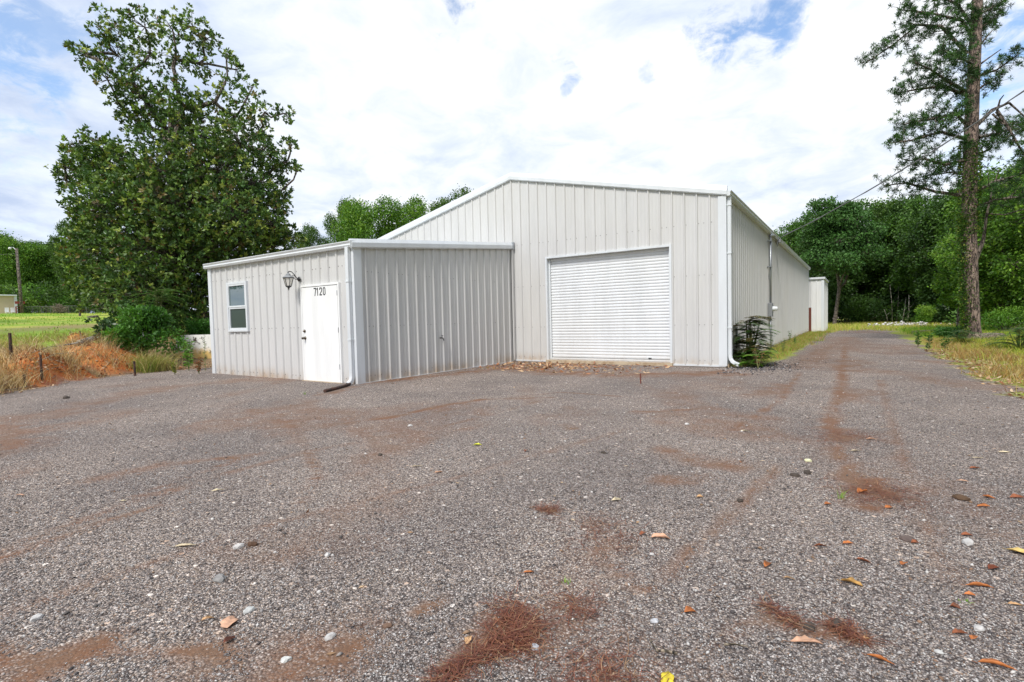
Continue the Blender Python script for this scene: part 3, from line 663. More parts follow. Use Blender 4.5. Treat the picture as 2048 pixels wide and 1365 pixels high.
# ------------------------------------------------------------------ electric service
my = 7.18
el = empty('electric_meter', (.03, my, 1.2), 'grey electric meter box with glass meter and conduit up the right side wall', 'electric meter')
m = MB(); m.box((.03, my-.17, 1.18), (.17, my+.11, 1.66)); bx = m.build('meter_box', M_grey, el, bevel=.01)
m = MB(); m.lathe((.17, my-.03, 1.46), [(.085, 0), (.085, .05), (.075, .06), (.073, .13), (.055, .155), (0, .16)], 18, axis='x'); m.build('meter_glass', M_clear, el, smooth=True)
m = MB(); m.box((.05, my+.03, 1.36), (.16, my+.30, 1.60)); m.build('meter_socket', M_white, el)
m = MB(); m.tube([(.10, my, 1.66), (.10, my, 4.02)], .032, 12); m.tube([(.10, my, 1.18), (.10, my, .05)], .018, 8); m.build('conduit', M_steel, el, smooth=True)
m = MB(); m.tube([(.10, my, 4.0), (.11, my+.04, 4.07), (.16, my+.14, 4.07), (.20, my+.20, 4.01)], [.045, .055, .06, .05], 12); m.build('weatherhead', M_steel, el, smooth=True)
for z in (2.95, 3.86): MB().box((.0, my-.13, z-.02), (.14, my-.02, z+.02)).box((.09, my-.06, z-.02), (.145, my+.06, z+.02)).build('bracket', M_steel, el)
wa = np.array([.16, 9.1, 4.18])
cb = empty('service_cable', tuple(wa), 'thin grey overhead power line running from the eave past the pine trunk', 'cable')
E_ = D(2330, -20, 11.5); pts = []
for i in range(25):
    t = i/24; p = wa*(1-t)+E_*t; p = p - np.array([0, 0, .35*4*t*(1-t)]); pts.append(p)
m = MB(); m.tube(pts, .014, 6)
off_ = np.array([0, .03, .03])
m.tube([p+off_*math.sin(i*1.3) for i, p in enumerate(pts)], .010, 6); m.build('wire', M_cable, cb)
m = MB(); m.tube([(.20, my+.20, 4.01), (.26, my+.35, 3.78), (.25, my+.6, 3.72), (.2, my+1.1, 3.95), tuple(wa)], .008, 6)
m.tube([(.20, my+.22, 4.0), (.30, my+.5, 3.85), (.26, my+.9, 3.80), (.2, my+1.5, 4.05), tuple(wa)], .008, 6); m.build('drip_loop', M_black, cb)
m = MB(); m.tube([(.02, 9.2, 4.05), (.16, 9.1, 4.12), tuple(wa)], .012, 6); m.box((.12, 9.05, 4.02), (.22, 9.3, 4.14)); m.build('wire_clamp', M_grey, cb)

# ------------------------------------------------------------------ shed behind
sx0, sx1, sy0, sy1, sh = -3.2, .86, 26.55, 32.1, 3.50
sh_ = empty('metal_shed', ((sx0+sx1)/2, sy0, 0), 'small pale grey metal shed beyond the far end of the long building', 'shed')
ribbed((0, sy0, 0), (1,0,0), (0,0,1), (0,-1,0), sx0, sx1, lambda s: 0, lambda s: sh, sx1-.1, [(-.75, .17, -1, 1.62)]).build('wall', [M_palepanel, M_screw], sh_)
ribbed((sx1, 0, 0), (0,1,0), (0,0,1), (1,0,0), sy0, sy1, lambda s: 0, lambda s: sh, sy0).build('wall', [M_palepanel, M_screw], sh_)
MB().box((-.75, sy0-.01, 0), (.17, sy0+.03, 1.62)).build('door', M_brown, sh_)
MB().box((sx0-.1, sy0-.12, sh), (sx1+.1, sy1+.1, sh+.12)).build('roof', M_trim, sh_)
MB().box((sx1-.12, sy0-.04, 0), (sx1+.04, sy0+.12, sh)).build('corner_trim', M_trim, sh_)
MB().box((sx1-.05, sy1-.1, 0), (sx1+.04, sy1+.03, sh)).build('corner_trim', M_trim, sh_)

# ------------------------------------------------------------------ vegetation tools
def leaves(C, Dr, ln, wd, colors, fold=.25, droop=0.0):
    """rhombic leaves: C base points (n,3), Dr direction, ln, wd arrays"""
    n = len(C); Dr = Dr/(np.linalg.norm(Dr, axis=1, keepdims=True)+1e-9)
    r = rng.normal(size=(n, 3)); S = np.cross(Dr, r); S /= np.linalg.norm(S, axis=1, keepdims=True)+1e-9
    Nn = np.cross(Dr, S); ln = np.broadcast_to(ln, (n,))[:, None]; wd = np.broadcast_to(wd, (n,))[:, None]
    a = C; b = C+Dr*ln*.5+S*wd*.5+Nn*wd*fold; c = C+Dr*ln+Nn*ln*droop; d = C+Dr*ln*.5-S*wd*.5+Nn*wd*fold
    Vv = np.stack([a, b, c, d], 1).reshape(-1, 3); Ff = np.arange(4*n).reshape(n, 4)
    cc = np.repeat(np.concatenate([colors, np.ones((n, 1))], 1), 4, axis=0)
    return Vv, Ff, cc
def pal(n, cols, jit=.15, w=None):
    cols = np.array(cols); i = rng.choice(len(cols), n, p=w); c = cols[i]*(1+rng.normal(size=(n, 1))*jit); return np.clip(c, .003, .95)
def tubes_mesh(segs, n=6):
    """segs: list of (pts, radii)"""
    m = MB()
    for p, r in segs: m.tube(p, r, n, cap=False)
    return m
def skeleton(base, top_pts, trunk_r, tip_r=.012, trunk_pts=None, wig=.08):
    """connect crown nodes to the trunk by nearest neighbour below, pipe-model radii"""
    nodes = [np.array(p, float) for p in (trunk_pts or [base])]; par = [-1]+list(range(len(nodes)-1))
    P = [np.array(p, float) for p in top_pts]; P.sort(key=lambda p: np.linalg.norm(p-nodes[-1])*.6 + (p[2]-nodes[0][2])*.4)
    nt0 = len(nodes)
    for p in P:
        best, bi = 1e9, 0
        for i, q in enumerate(nodes):
            if i == 0 and nt0 > 1: continue
            d = np.linalg.norm(p-q) + max(0, q[2]-p[2]+.1)*1.6
            if d < best: best, bi = d, i
        nodes.append(p); par.append(bi)
    w = [1.0 if i >= nt0 else 0 for i in range(len(nodes))]
    for i in range(len(nodes)-1, 0, -1): w[par[i]] += w[i]
    tot = w[0]; rad = [max(tip_r, trunk_r*(x/tot)**.5) for x in w]
    segs = []
    for i in range(1, len(nodes)):
        a, b = nodes[par[i]], nodes[i]; L_ = np.linalg.norm(b-a)
        if i < nt0: segs.append(([a, b], [rad[par[i]] if par[i] else trunk_r*1.25, rad[i]])); continue
        ra = min(rad[par[i]]*.8, rad[i]*1.5); rb = rad[i]*.8
        m1 = a+(b-a)*.35+rng.normal(size=3)*L_*wig+np.array([0, 0, -.03*L_]); m2 = a+(b-a)*.7+rng.normal(size=3)*L_*wig
        segs.append(([a, m1, m2, b], [ra, ra*.7+rb*.3, ra*.35+rb*.65, rb]))
    return segs
def copy_tree(o, parent=None):
    c = o.copy(); COL.objects.link(c)
    if parent is not None: c.parent = parent
    for ch in [q for q in bpy.data.objects if q.parent == o]: copy_tree(ch, c)
    return c
def broadleaf(name, base, height, spread, nblob, ntwig, nleaf, ls, cols, label=None, cat='tree', group=None, trunk_r=.2, crown0=.25, flat=1.0, seed=0, bark=None, lmat=None, twigs=False, shape=None):
    global rng
    rng = np.random.default_rng(seed+100)
    root = empty(name, base, label, cat, group); B = np.array(base, float)
    blobs = []
    for i in range(nblob):
        u = (i+.5)/nblob; z = height*(crown0+(1-crown0)*u*.93)
        prof_ = (math.sin(math.pi*min(1, .12+.88*(1-u)**.8))**.6) if shape is None else shape(u)
        a = i*2.4+rng.normal()*.5; r = spread*prof_*rng.uniform(.25, .85)
        br = spread*rng.uniform(.28, .45)*(.6+.4*prof_)
        blobs.append((B+np.array([r*math.cos(a), r*math.sin(a), z]), br))
    tp = [B+np.array([0, 0, -.3]), B+np.array([rng.normal()*.15, rng.normal()*.15, height*.3]), B+np.array([rng.normal()*.3, rng.normal()*.3, height*.6])]
    segs = skeleton(B, [b[0] for b in blobs], trunk_r, .02, tp)
    C = []; K = []; cc = []
    for (c, r) in blobs:
        q = rng.normal(size=(ntwig, 3)); q /= np.linalg.norm(q, axis=1, keepdims=True); rr = rng.uniform(.35, 1.0, (ntwig, 1))**.6
        tw = c+q*rr*r*np.array([1, 1, .75*flat]); tone = pal(ntwig, cols, .12)
        if twigs:
            for t in tw[::3]: segs.append(([c, (c+t)/2+rng.normal(size=3)*.08*r, t], [.018, .012, .005]))
        C.append(np.repeat(tw, nleaf, 0)+rng.normal(size=(ntwig*nleaf, 3))*r*.14); K.append(np.repeat(q, nleaf, 0)); cc.append(np.repeat(tone, nleaf, 0))
    C = np.concatenate(C); K = np.concatenate(K); cc = np.clip(np.concatenate(cc)*(1+rng.normal(size=(len(C), 1))*.18), .003, .9)
    dr = K*.6+rng.normal(size=C.shape)*.8+np.array([0, 0, -.1])
    Vv, Ff, ccc = leaves(C, dr, ls*rng.uniform(.7, 1.3, len(C)), ls*.6*rng.uniform(.7, 1.3, len(C)), cc)
    np_mesh('crown', Vv, Ff, lmat or M_leaf, root, ccc)
    tubes_mesh(segs, 7).build('trunk', bark or M_bark, root, smooth=True)
    return root

# ------------------------------------------------------------------ magnolia
rng = np.random.default_rng(11)
MT = 23.0
mbx = D(335, 660, MT); mb_base = np.array([mbx[0], mbx[1], Hs(mbx[0], mbx[1])])
mag = empty('magnolia_tree', mb_base, 'tall glossy dark green magnolia with an open ragged top, left of the annex', 'tree')
MBL = [(225,52,34,0.68),(290,55,36,0.77),(345,60,30,0.68),(385,52,32,0.77),(412,78,28,0.68),(205,70,22,0.59),(172,112,26,0.68),(160,98,16,0.51),(235,112,36,0.77),(300,110,38,0.59),(350,118,30,0.51),(398,128,28,0.68),(215,160,30,0.68),(262,165,34,0.68),
       (455,108,13,0.77),(472,140,20,0.77),(450,165,20.24,0.39),(505,175,18.4,0.44),(430,205,36.8,0.44),(490,205,31.28,0.44),(530,225,25.76,0.44),(573,228,18.4,0.5),(520,262,28,0.7),(470,235,34.96,0.44),(235,205,20,0.7),(290,200,40,0.9),(350,170,24,0.34),
       (365,215,45,1),(268,240,28,0.9),(335,265,54,1.1),(410,275,60,1.1),(480,290,48,1),(525,300,34,0.9),(582,292,15,0.9),(572,325,20,0.9),(595,338,12,0.9),(548,335,28,0.9),
       (182,278,22,0.9),(150,292,15,0.9),(158,312,26,1),(128,335,22,1),(132,362,16,0.9),(165,345,28,1),(205,300,28,1),(235,320,38,1),(205,345,40,1),
       (265,360,64,1.2),(350,350,80,1.3),(440,350,74,1.3),(515,370,52,1.1),(555,400,30,1.2),(215,405,52,1.4),(180,430,34,1.2),(300,430,84,1.6),(400,430,90,1.6),(490,435,66,1.5),(545,450,38,1.4),(580,475,28,1.2),
       (205,490,48,1.4),(185,545,36,1.2),(270,520,80,1.6),(370,520,90,1.6),(460,490,70,1.5),(540,490,40,1.4),(225,570,52,1.4),(205,600,26,1.1),(300,600,74,1.5),(385,600,66,1.4),(265,630,40,1.2),(420,640,40,1),(450,560,60,1.2)]
nodes = []; C = []; K = []; TW = []
for (px, py, r, dens) in MBL:
    body = r > 45; R_ = r*MT/F_PX
    dd = rng.normal()*(.5 if not body else .9); c = D(px, py, MT+dd); nodes.append(c)
    n = int((r**2)*.046*dens*(1.75 if body else 1.4))+6
    q = rng.normal(size=(n, 3)); q /= np.linalg.norm(q, axis=1, keepdims=True); rr = rng.uniform(.15, 1.0, (n, 1))**.5
    sc3 = np.array([1.0, 1.0, 1.0])*(1.0); tw = c+q*rr*R_*(1.05 if body else .92); tw = tw+FW*((tw-c)@FW)[:, None]*.8
    TW.append((c, tw)); C.append(tw); K.append(q)
TC = np.concatenate(C); TK = np.concatenate(K); nL = 9
tone = pal(len(TC), [(.055, .115, .028), (.10, .18, .036), (.17, .26, .05), (.32, .38, .08), (.20, .16, .06)], .2, [.32, .34, .24, .07, .03])
C = np.repeat(TC, nL, 0); K = np.repeat(TK, nL, 0); cc = np.clip(np.repeat(tone, nL, 0)*(1+rng.normal(size=(len(C), 1))*.22), .004, .9)
brown = rng.random(len(C)) < .015; cc[brown] = (.16, .085, .03)
dr = K*.55+rng.normal(size=C.shape)*.75+np.array([0, 0, .25])
Vv, Ff, ccc = leaves(C+rng.normal(size=C.shape)*.02, dr, rng.uniform(.13, .21, len(C)), rng.uniform(.07, .105, len(C)), cc, .12)
np_mesh('crown', Vv, Ff, M_glossleaf, mag, ccc)
tp = [mb_base-np.array([0, 0, .3]), D(338, 520, MT+.2), D(345, 400, MT), D(346, 290, MT), D(338, 190, MT)]
segs = skeleton(mb_base, nodes, .34, .015, tp, .06)
for c, tw in TW:
    for t in tw[::4]: segs.append(([c, (c+t)/2+rng.normal(size=3)*.05, t], [.016, .010, .005]))
tubes_mesh(segs, 6).build('trunk', M_bark, mag, smooth=True)
# white blossoms
m = MB()
P = D(425, 352, MT-1.6)
m.lathe(P, [(0, -.03), (.05, -.02), (.09, .03), (.10, .07), (.07, .05), (.03, .01), (0, 0)], 8); m.build('blossom', M_white, mag)

# ------------------------------------------------------------------ the big pine
rng = np.random.default_rng(21)
PTD = 19.7; pb = G(1945, 685); pb = np.array([pb[0], pb[1], Hs(pb[0], pb[1])])
pine = empty('pine_tree', pb, 'tall pine with a bare reddish trunk, ivy and dead limbs at the right edge', 'tree')
tr = [(1947, 700), (1943, 650), (1940, 560), (1938, 480), (1939, 400), (1941, 300), (1945, 200), (1950, 100), (1955, 0), (1957, -120), (1955, -260), (1952, -420)]
def Dp(px, py, dt=0.0): return D(px, py, (PTD+dt))
def trunk_at(py):
    for (a, b), (c, d) in zip(tr[:-1], tr[1:]):
        if d <= py <= b: return a+(c-a)*(py-b)/(d-b)
    return 1945
pts = [Dp(*p) for p in tr]; k = MB(); k.tube([pts[0]-np.array([0, 0, .2])]+pts[0:], [.38, .32, .265, .25, .242, .235, .225, .21, .19, .165, .13, .09, .04], 16, cap=False)
trunk = k.build('trunk', M_pinebark, pine, smooth=True)
LIVE = [[(1935,108),(1882,53),(1835,50),(1789,88),(1730,128)], [(1947,76),(1923,41),(1859,26),(1798,20)], [(1950,60),(1915,10),(1850,-25),(1800,-40)], [(1938,187),(1897,164),(1859,138),(1824,123)],
        [(1938,192),(1882,173),(1830,180),(1789,187)], [(1929,246),(1912,228),(1853,240),(1806,249)], [(1930,278),(1882,264),(1824,281),(1780,287)], [(1932,320),(1890,330),(1850,318),(1815,322)],
        [(1930,392),(1871,384),(1812,366),(1768,372)], [(1935,350),(1900,345),(1860,352)], [(1956,152),(1994,140),(2036,110)], [(1956,180),(1975,165),(1990,175)],
        [(1994,223),(2014,252),(2038,293),(2060,330)], [(1956,275),(1985,270),(2010,262),(2050,255)], [(1958,310),(1975,300),(1985,295)], [(1955,30),(1985,15),(2000,8)], [(1945,390),(1985,365),(2040,350),(2080,330)],
        [(1956,60),(1972,48),(1985,40)], [(1945,420),(1990,400),(2030,395),(2075,400)], [(1950,130),(1915,115),(1885,100)], [(1952,-40),(1900,-90),(1840,-110)], [(1955,-60),(2010,-110),(2050,-120)], [(1955,-150),(1880,-190),(1850,-230)], [(1955,-180),(2020,-230),(2060,-260)], [(1953,-300),(1950,-380),(1950,-430)]]
DEAD = [[(1956,97),(1970,78),(1985,61)], [(1956,132),(1975,118),(2002,99)], [(1956,249),(1985,220),(2018,206),(2036,222),(2056,240)], [(1994,223),(2000,200),(2008,190)], [(1985,228),(2005,248),(2018,250)],
        [(1948,531),(1966,483),(1974,428),(2010,430),(2052,418)], [(1944,520),(1952,480),(1951,430)], [(1974,428),(1985,380),(1998,340)]]
segs = []; tuft = []
for br in LIVE:
    dz = rng.normal()*.5; n = len(br); P = [Dp(x, y, dz*i/(n-1)*2) for i, (x, y) in enumerate(br)]
    r0 = .07 if len(br) > 3 else .045
    segs.append((P, list(np.linspace(r0, .018, n))))
    for s in range(n-1):
        L_ = np.linalg.norm(P[s+1]-P[s]); cnt = int(L_/.075)+1
        for j in range(cnt):
            t = (j+rng.random())/cnt; g = (s+t)/(n-1)
            if g < .15 and rng.random() < .6: continue
            p = P[s]*(1-t)+P[s+1]*t; d_ = (P[s+1]-P[s])/L_
            side = rng.normal(size=3); side -= d_*np.dot(side, d_); side /= np.linalg.norm(side)
            tl = rng.uniform(.15, .72)*(1.1-.5*g); q = p+side*tl+d_*tl*.5+np.array([0, 0, .08])
            segs.append(([p, (p+q)/2+rng.normal(size=3)*.03, q], [.013, .009, .005])); tuft.append(q)
            if rng.random() < .9: tuft.append((p+q)/2+rng.normal(size=3)*.10)
            if rng.random() < .8: tuft.append(q+rng.normal(size=3)*.14)
    tuft.append(P[-1])
tubes_mesh(segs, 6).build('limbs', M_bark, pine, smooth=True)
for br in DEAD:
    P = [Dp(x, y, -.3*i/len(br)) for i, (x, y) in enumerate(br)]
    tubes_mesh([(P, list(np.linspace(.075 if len(br) > 3 else .04, .015, len(P))))], 7).build('dead_limb', M_bark, pine, smooth=True)
for (px, py) in [(1950,30),(1953,25),(1945,140),(1950,146),(1935,210),(1938,222),(1928,225),(1938,290),(1930,283),(1940,55)]:
    for _ in range(7): tuft.append(Dp(px+rng.normal()*7, py+rng.normal()*7, -.3))
TU = np.array(tuft); nn = 26
C = np.repeat(TU, nn, 0); n = len(C); dr = rng.normal(size=(n, 3))+np.array([0, 0, .45]); dr /= np.linalg.norm(dr, axis=1, keepdims=True)
tone = pal(len(TU), [(.03, .08, .018), (.045, .115, .024), (.065, .15, .03), (.025, .06, .016)], .15); cc = np.clip(np.repeat(tone, nn, 0)*(1+rng.normal(size=(n, 1))*.15), .003, .8)
Vv, Ff, ccc = leaves(C, dr, rng.uniform(.11, .19, n), .020, cc, 0.0)
np_mesh('needles', Vv, Ff, M_needle, pine, ccc)
# ivy up the trunk
C = []; K = []
for _ in range(5200):
    if rng.random() < .62: py = rng.uniform(285, 470); an = rng.uniform(0, 2*math.pi)
    else: py = rng.uniform(430, 672); an = math.pi*1.0+rng.normal()*.45
    p = Dp(trunk_at(py), py); out = RT*math.cos(an) - np.array([FW[0], FW[1], 0])*math.sin(an); rr = .27+abs(rng.normal())*(.05 if py < 470 else .035)
    C.append(p+out*rr); K.append(out+rng.normal(size=3)*.7)
C = np.array(C); K = np.array(K); cc = pal(len(C), [(.05, .13, .02), (.08, .18, .025), (.16, .26, .04), (.24, .26, .04)], .2, [.35, .35, .2, .1])
Vv, Ff, ccc = leaves(C, K, rng.uniform(.05, .09, len(C)), rng.uniform(.045, .075, len(C)), cc); iv = np_mesh('ivy', Vv, Ff, M_leaf, pine, ccc)

# ------------------------------------------------------------------ woods
GREEN = [(.05, .12, .018), (.075, .17, .024), (.11, .23, .03)]
BRIGHT = [(.07, .17, .018), (.10, .23, .022), (.15, .30, .03), (.20, .34, .04)]
DARK = [(.032, .08, .016), (.05, .115, .02), (.075, .155, .026)]
GY = [(.05, .11, .02), (.08, .15, .025), (.10, .19, .03)]
def at_px(px, t, z=None):
    p = D(px, 640, t); return np.array([p[0], p[1], Hs(p[0], p[1]) if z is None else z])
def ht(px, toppx, t, base): return D(px, toppx, t)[2]-base[2]
PROTO = {}
def wood_tree(kind, px, t, top, label, cat='tree', group=None, wide=1.0):
    base = at_px(px, t); h = ht(px, top, t, base)
    if kind not in PROTO:
        spec = dict(oak=(6.0, 13, 150, 9, .30, GREEN, .18, .25), dark=(5.0, 14, 170, 9, .30, DARK, .08, .22), gy=(5.5, 12, 150, 9, .28, GY, .22, .22), bright=(5.5, 13, 170, 9, .27, BRIGHT, .12, .2))[kind]
        o = broadleaf('deciduous_tree', (0, 0, 0), 15, spec[0], spec[1]+9, spec[2], spec[3], spec[4], spec[5], trunk_r=spec[7], crown0=spec[6], seed=len(PROTO)*17, twigs=False)
        PROTO[kind] = o; r = o
    else: r = copy_tree(PROTO[kind])
    r.location = tuple(base); s = h/15.2; r.scale = (s*wide, s*wide, s); r.rotation_euler = (0, 0, random.uniform(0, 6.28)); tag(r, label, cat, group)
    return r
wg = 'trees of the wood at the end of the drive'
wl = 'dark green leafy tree in the dense wood behind the drive'
for (kd, px, t, top, w) in [('dark',1545,66,470,1.0),('oak',1600,64,440,1.0),('dark',1640,60,452,1.0),('dark',1705,58,447,1.1),('oak',1752,62,402,1.0),('gy',1800,56,396,1.0),('dark',1838,54,400,1.2),
                            ('oak',1872,50,392,1.0),('dark',1905,46,402,1.1),('oak',1960,44,370,1.0),('dark',2010,40,380,1.1),('oak',2080,44,330,1.2),('dark',1660,72,450,1.2),
                            ('dark',1890,68,430,1.3),('dark',1960,62,420,1.3),('dark',1715,66,480,1.3),('dark',2040,56,350,1.3),('dark',1600,76,460,1.4),('gy',2130,36,300,1.2),('dark',2200,42,300,1.2)]:
    wood_tree(kd, px, t, top, wl, 'tree', wg, w)
# out-of-view trees continuing the wood, added to shade the long side wall
for (x, y, h, kd) in [(13.5, 4, 15, 'dark'), (15, -3, 16, 'oak'), (14, 9, 15, 'dark'), (16.5, -9, 16, 'dark'), (18, 3, 17, 'oak')]:
    r = copy_tree(PROTO[kd]); r.location = (x, y, 0); r.scale = (h/15.2*.8,)*2+(h/15.2,); r.rotation_euler = (0, 0, x*1.7); tag(r, 'unseen tree added right of the lot, beyond the picture edge, to shade the long side wall', 'tree', 'unseen shading trees right of the lot')
for (x, y, h) in [(-43, -18, 14), (-52, -27, 16)]:
    r = copy_tree(PROTO['gy']); r.location = (x, y, Hs(x, y)); r.scale = (h/15.2,)*3; tag(r, 'leafy tree beyond the left picture edge, mirrored in the annex window', 'tree', 'trees mirrored in the annex window')
# understory of the wood
def bush(name, base, r, h, n, ls, cols, label, cat='bush', group=None, seed=0, lmat=None, squash=.8):
    global rng
    rng = np.random.default_rng(500+seed); B = np.array(base, float); root = empty(name, B, label, cat, group)
    nb_ = 9; C = []; K = []; cc = []; segs = []
    for i in range(nb_):
        a = rng.uniform(0, 6.28); rr = r*rng.uniform(.1, .75); c = B+np.array([rr*math.cos(a), rr*math.sin(a), h*rng.uniform(.15, .72)]); br = r*rng.uniform(.3, .5)
        segs.append(([B+np.array([0, 0, -.05]), (B+c)/2+rng.normal(size=3)*.05*r, c], [.02*r+.006, .012*r+.004, .004]))
        m_ = n//nb_; q = rng.normal(size=(m_, 3)); q /= np.linalg.norm(q, axis=1, keepdims=True)
        p = c+q*(rng.uniform(.2, 1, (m_, 1))**.5)*br*np.array([1, 1, squash]); p[:, 2] = np.maximum(p[:, 2], B[2]+.02)
        C.append(p); K.append(q+rng.normal(size=q.shape)*.6); cc.append(np.clip(pal(1, cols, .15)*(1+rng.normal(size=(m_, 1))*.2), .003, .9))
    C = np.concatenate(C); K = np.concatenate(K); cc = np.concatenate(cc)
    Vv, Ff, ccc = leaves(C, K, ls*rng.uniform(.7, 1.3, len(C)), ls*.5*rng.uniform(.7, 1.2, len(C)), cc)
    np_mesh('foliage', Vv, Ff, lmat or M_leaf, root, ccc); tubes_mesh(segs, 5).build('stems', M_bark, root); return root
ubl = 'dark leafy undergrowth bush at the foot of the wood'
for i, (px, t, top, w) in enumerate([(1640,58,590,3.5),(1690,57,600,3.5),(1730,56,595,3.5),(1765,55,590,3.5),(1795,54,605,3),(1840,52,590,3.5),(1880,48,590,3.5),(1915,44,590,3.2),(1975,40,575,3.2),(2020,36,580,3),(2070,34,560,3.2),(1665,66,540,5),(1750,66,540,5),(1830,62,540,5),(1900,56,530,5),(1990,50,520,5)]):
    b = at_px(px, t); bush('bush', b, w, ht(px, top, t, b), 2600, .24, DARK, ubl, 'bush', 'undergrowth bushes at the foot of the wood', seed=i)
# individually recognisable trees
b = at_px(1668, 50)
broadleaf('pine_tree', b, ht(1650, 402, 50, b), 3.9, 26, 90, 10, .24, [(.045, .12, .025), (.06, .15, .03), (.08, .18, .04)], 'pine with flat layered crown and bare pale trunk just right of the shed', 'tree', trunk_r=.15, crown0=.45, flat=.5, seed=51, bark=M_bark, lmat=M_needle, twigs=True,
          shape=lambda u: .55+.6*math.sin(math.pi*min(1, u*.85+.15)))
b = at_px(2010, 27)
broadleaf('deciduous_tree', b, ht(2010, 345, 27, b), 3.3, 30, 150, 10, .15, BRIGHT, 'bright green leafy tree right behind the tall pine trunk', 'tree', trunk_r=.13, crown0=.10, seed=52, twigs=True)
b = at_px(1915, 33)
broadleaf('deciduous_tree', b, ht(1915, 470, 33, b), 1.7, 16, 110, 9, .14, BRIGHT, 'small light green tree glimpsed left of the tall pine trunk', 'tree', trunk_r=.08, crown0=.25, seed=53, twigs=True)
# slim bare trunks in front of the wood
for i, (x0p, y0p, x1p, y1p, t, r, lb) in enumerate([(1803,645,1812,596,50,.13,'slim leaning pale bare trunk before the dark wood, the left one of a pair'), (1815,643,1818,590,49,.17,'upright slim grey trunk before the dark wood, the right one of a pair'),
                                       (1776,640,1768,618,50,.05,'short leaning dead sapling at the dark edge of the wood'), (1845,645,1846,615,48,.07,'thin dead sapling between the bright bush and the pair of slim trunks'), (1785,612,1780,570,52,.07,'thin pale stem, leftmost before the dark wood'), (1793,610,1797,572,52,.08,'thin pale stem standing just left of the leaning bare trunk')]):
    p = D(x0p, y0p, t); p[2] = Hs(p[0], p[1]); q = D(x1p, y1p, t); r *= .42; m = MB(); m.tube([p-np.array([0,0,.2]), (p+q)/2+np.array([.06, 0, 0]), q], [r, r*.8, r*.5], 7)
    m.tube([(p+q)/2, (p+q)/2+np.array([.5, .1, .6])], [r*.4, r*.15], 5); tag(m.build('bare_trunk', M_palebark, smooth=True), lb, 'tree trunk')
b = at_px(1852, 44); bush('bush', b, 1.15, ht(1852, 612, 44, b)*1.35, 2200, .15, BRIGHT, 'round bright green bush standing alone before the dark wood', seed=70)
# left skyline
lg = 'trees along the far edge of the left lawn'; ll = 'light green leafy tree standing along the far edge of the lawn'
for (kd, px, t, top, w) in [('bright',-70,72,440,1.2),('gy',-15,70,462,1.1),('bright',35,68,478,1.0),('bright',80,70,488,1.1),('gy',120,72,492,1.0),('bright',165,66,520,1.0),('bright',215,66,540,1.0),('gy',60,80,480,1.3),('dark',-30,76,480,1.3),('dark',130,78,500,1.3),('gy',260,70,540,1.2)]:
    wood_tree(kd, px, t, top, ll, 'tree', lg, w)
wood_tree('gy', 160, 44, 436, 'feathery green tree rising just behind the left side of the magnolia', 'tree', None, .62)
wood_tree('bright', 740, 52, 400, 'light green tree above the annex roof, left one of two', 'tree', None, .95)
wood_tree('bright', 815, 54, 396, 'light green tree above the annex roof, right one beside the roof slope', 'tree', None, .85)
wood_tree('gy', 700, 56, 408, 'thin green tree above the left end of the annex roof', 'tree', None, .5)
wood_tree('gy', 915, 60, 388, 'small green treetop peeking over the main roof slope', 'tree', None, .8)
wood_tree('gy', 630, 50, 452, 'low green treetop between the magnolia and the annex roof', 'tree', None, .55)
hb_ = 'leafy hedge bush under the far trees by the wire fence'
for i, px in enumerate(range(-40, 300, 34)):
    b = at_px(px, 64); bush('bush', b, 3.4, 4.6, 2200, .30, GY if i % 2 else BRIGHT, hb_, 'bush', 'hedge bushes under the far trees', seed=90+i)

# ------------------------------------------------------------------ grass and weeds
def blades(name, P, hgt, wd, cols, label, cat, lean=.35, w=None, tuftr=None, kind='stuff', lean_dir=None, parent=None):
    n = len(P); an = rng.uniform(0, 6.28, n); S = np.stack([np.cos(an), np.sin(an), np.zeros(n)], 1); la = rng.uniform(0, 6.28, n)
    Ld = np.stack([np.cos(la), np.sin(la), np.zeros(n)], 1)
    if lean_dir is not None: Ld = Ld+np.array(lean_dir)
    h = hgt*rng.uniform(.5, 1.2, n)[:, None]; l = Ld*h*lean*rng.uniform(.2, 1.6, n)[:, None]; Z = np.array([0, 0, 1.])
    a = P-S*wd/2; b = P+S*wd/2; m1 = P+Z*h*.55+l*.3; c = m1+S*wd*.38; d = m1-S*wd*.38; e = P+Z*h*.95+l*1.0
    Vv = np.stack([a, b, c, d, e, e+S*wd*.1], 1).reshape(-1, 3); k = np.arange(n)[:, None]*6
    Ff = np.concatenate([k+np.array([0, 1, 2, 3]), k+np.array([3, 2, 5, 4])], 0)
    cc = pal(n, cols, .18, w); ccc = np.repeat(np.concatenate([cc, np.ones((n, 1))], 1), 6, axis=0)
    o = np_mesh(name, Vv, Ff, M_blade, parent, ccc)
    if parent is None: tag(o, label, cat, None, kind)
    return o
def scatter(n, xr, yr, test, tuft=1, tr=.06):
    out = []
    m = n//tuft; x = rng.uniform(*xr, m*6); y = rng.uniform(*yr, m*6); k = test(x, y) > rng.random(len(x)); x, y = x[k][:m], y[k][:m]
    x = np.repeat(x, tuft)+rng.normal(size=len(x)*tuft)*tr; y = np.repeat(y, tuft)+rng.normal(size=len(y)*tuft)*tr
    return np.stack([x, y, H(x, y)-.01], 1)
rng = np.random.default_rng(31)
def near_clay(x, y):
    v = np.zeros_like(x)
    for (mx, my, r, hh) in MOUNDS: v = np.maximum(v, sstep(.95, .7, np.hypot(x-mx, y-my)/r))
    return v
bdf = bank_dist
def offwall(x, y): return sstep(1.3, 2.2, np.hypot(x+15.2, (y+6.2)*.8))
STRAW = [(.62, .47, .24), (.48, .32, .14), (.24, .14, .07), (.74, .60, .36), (.26, .22, .07)]
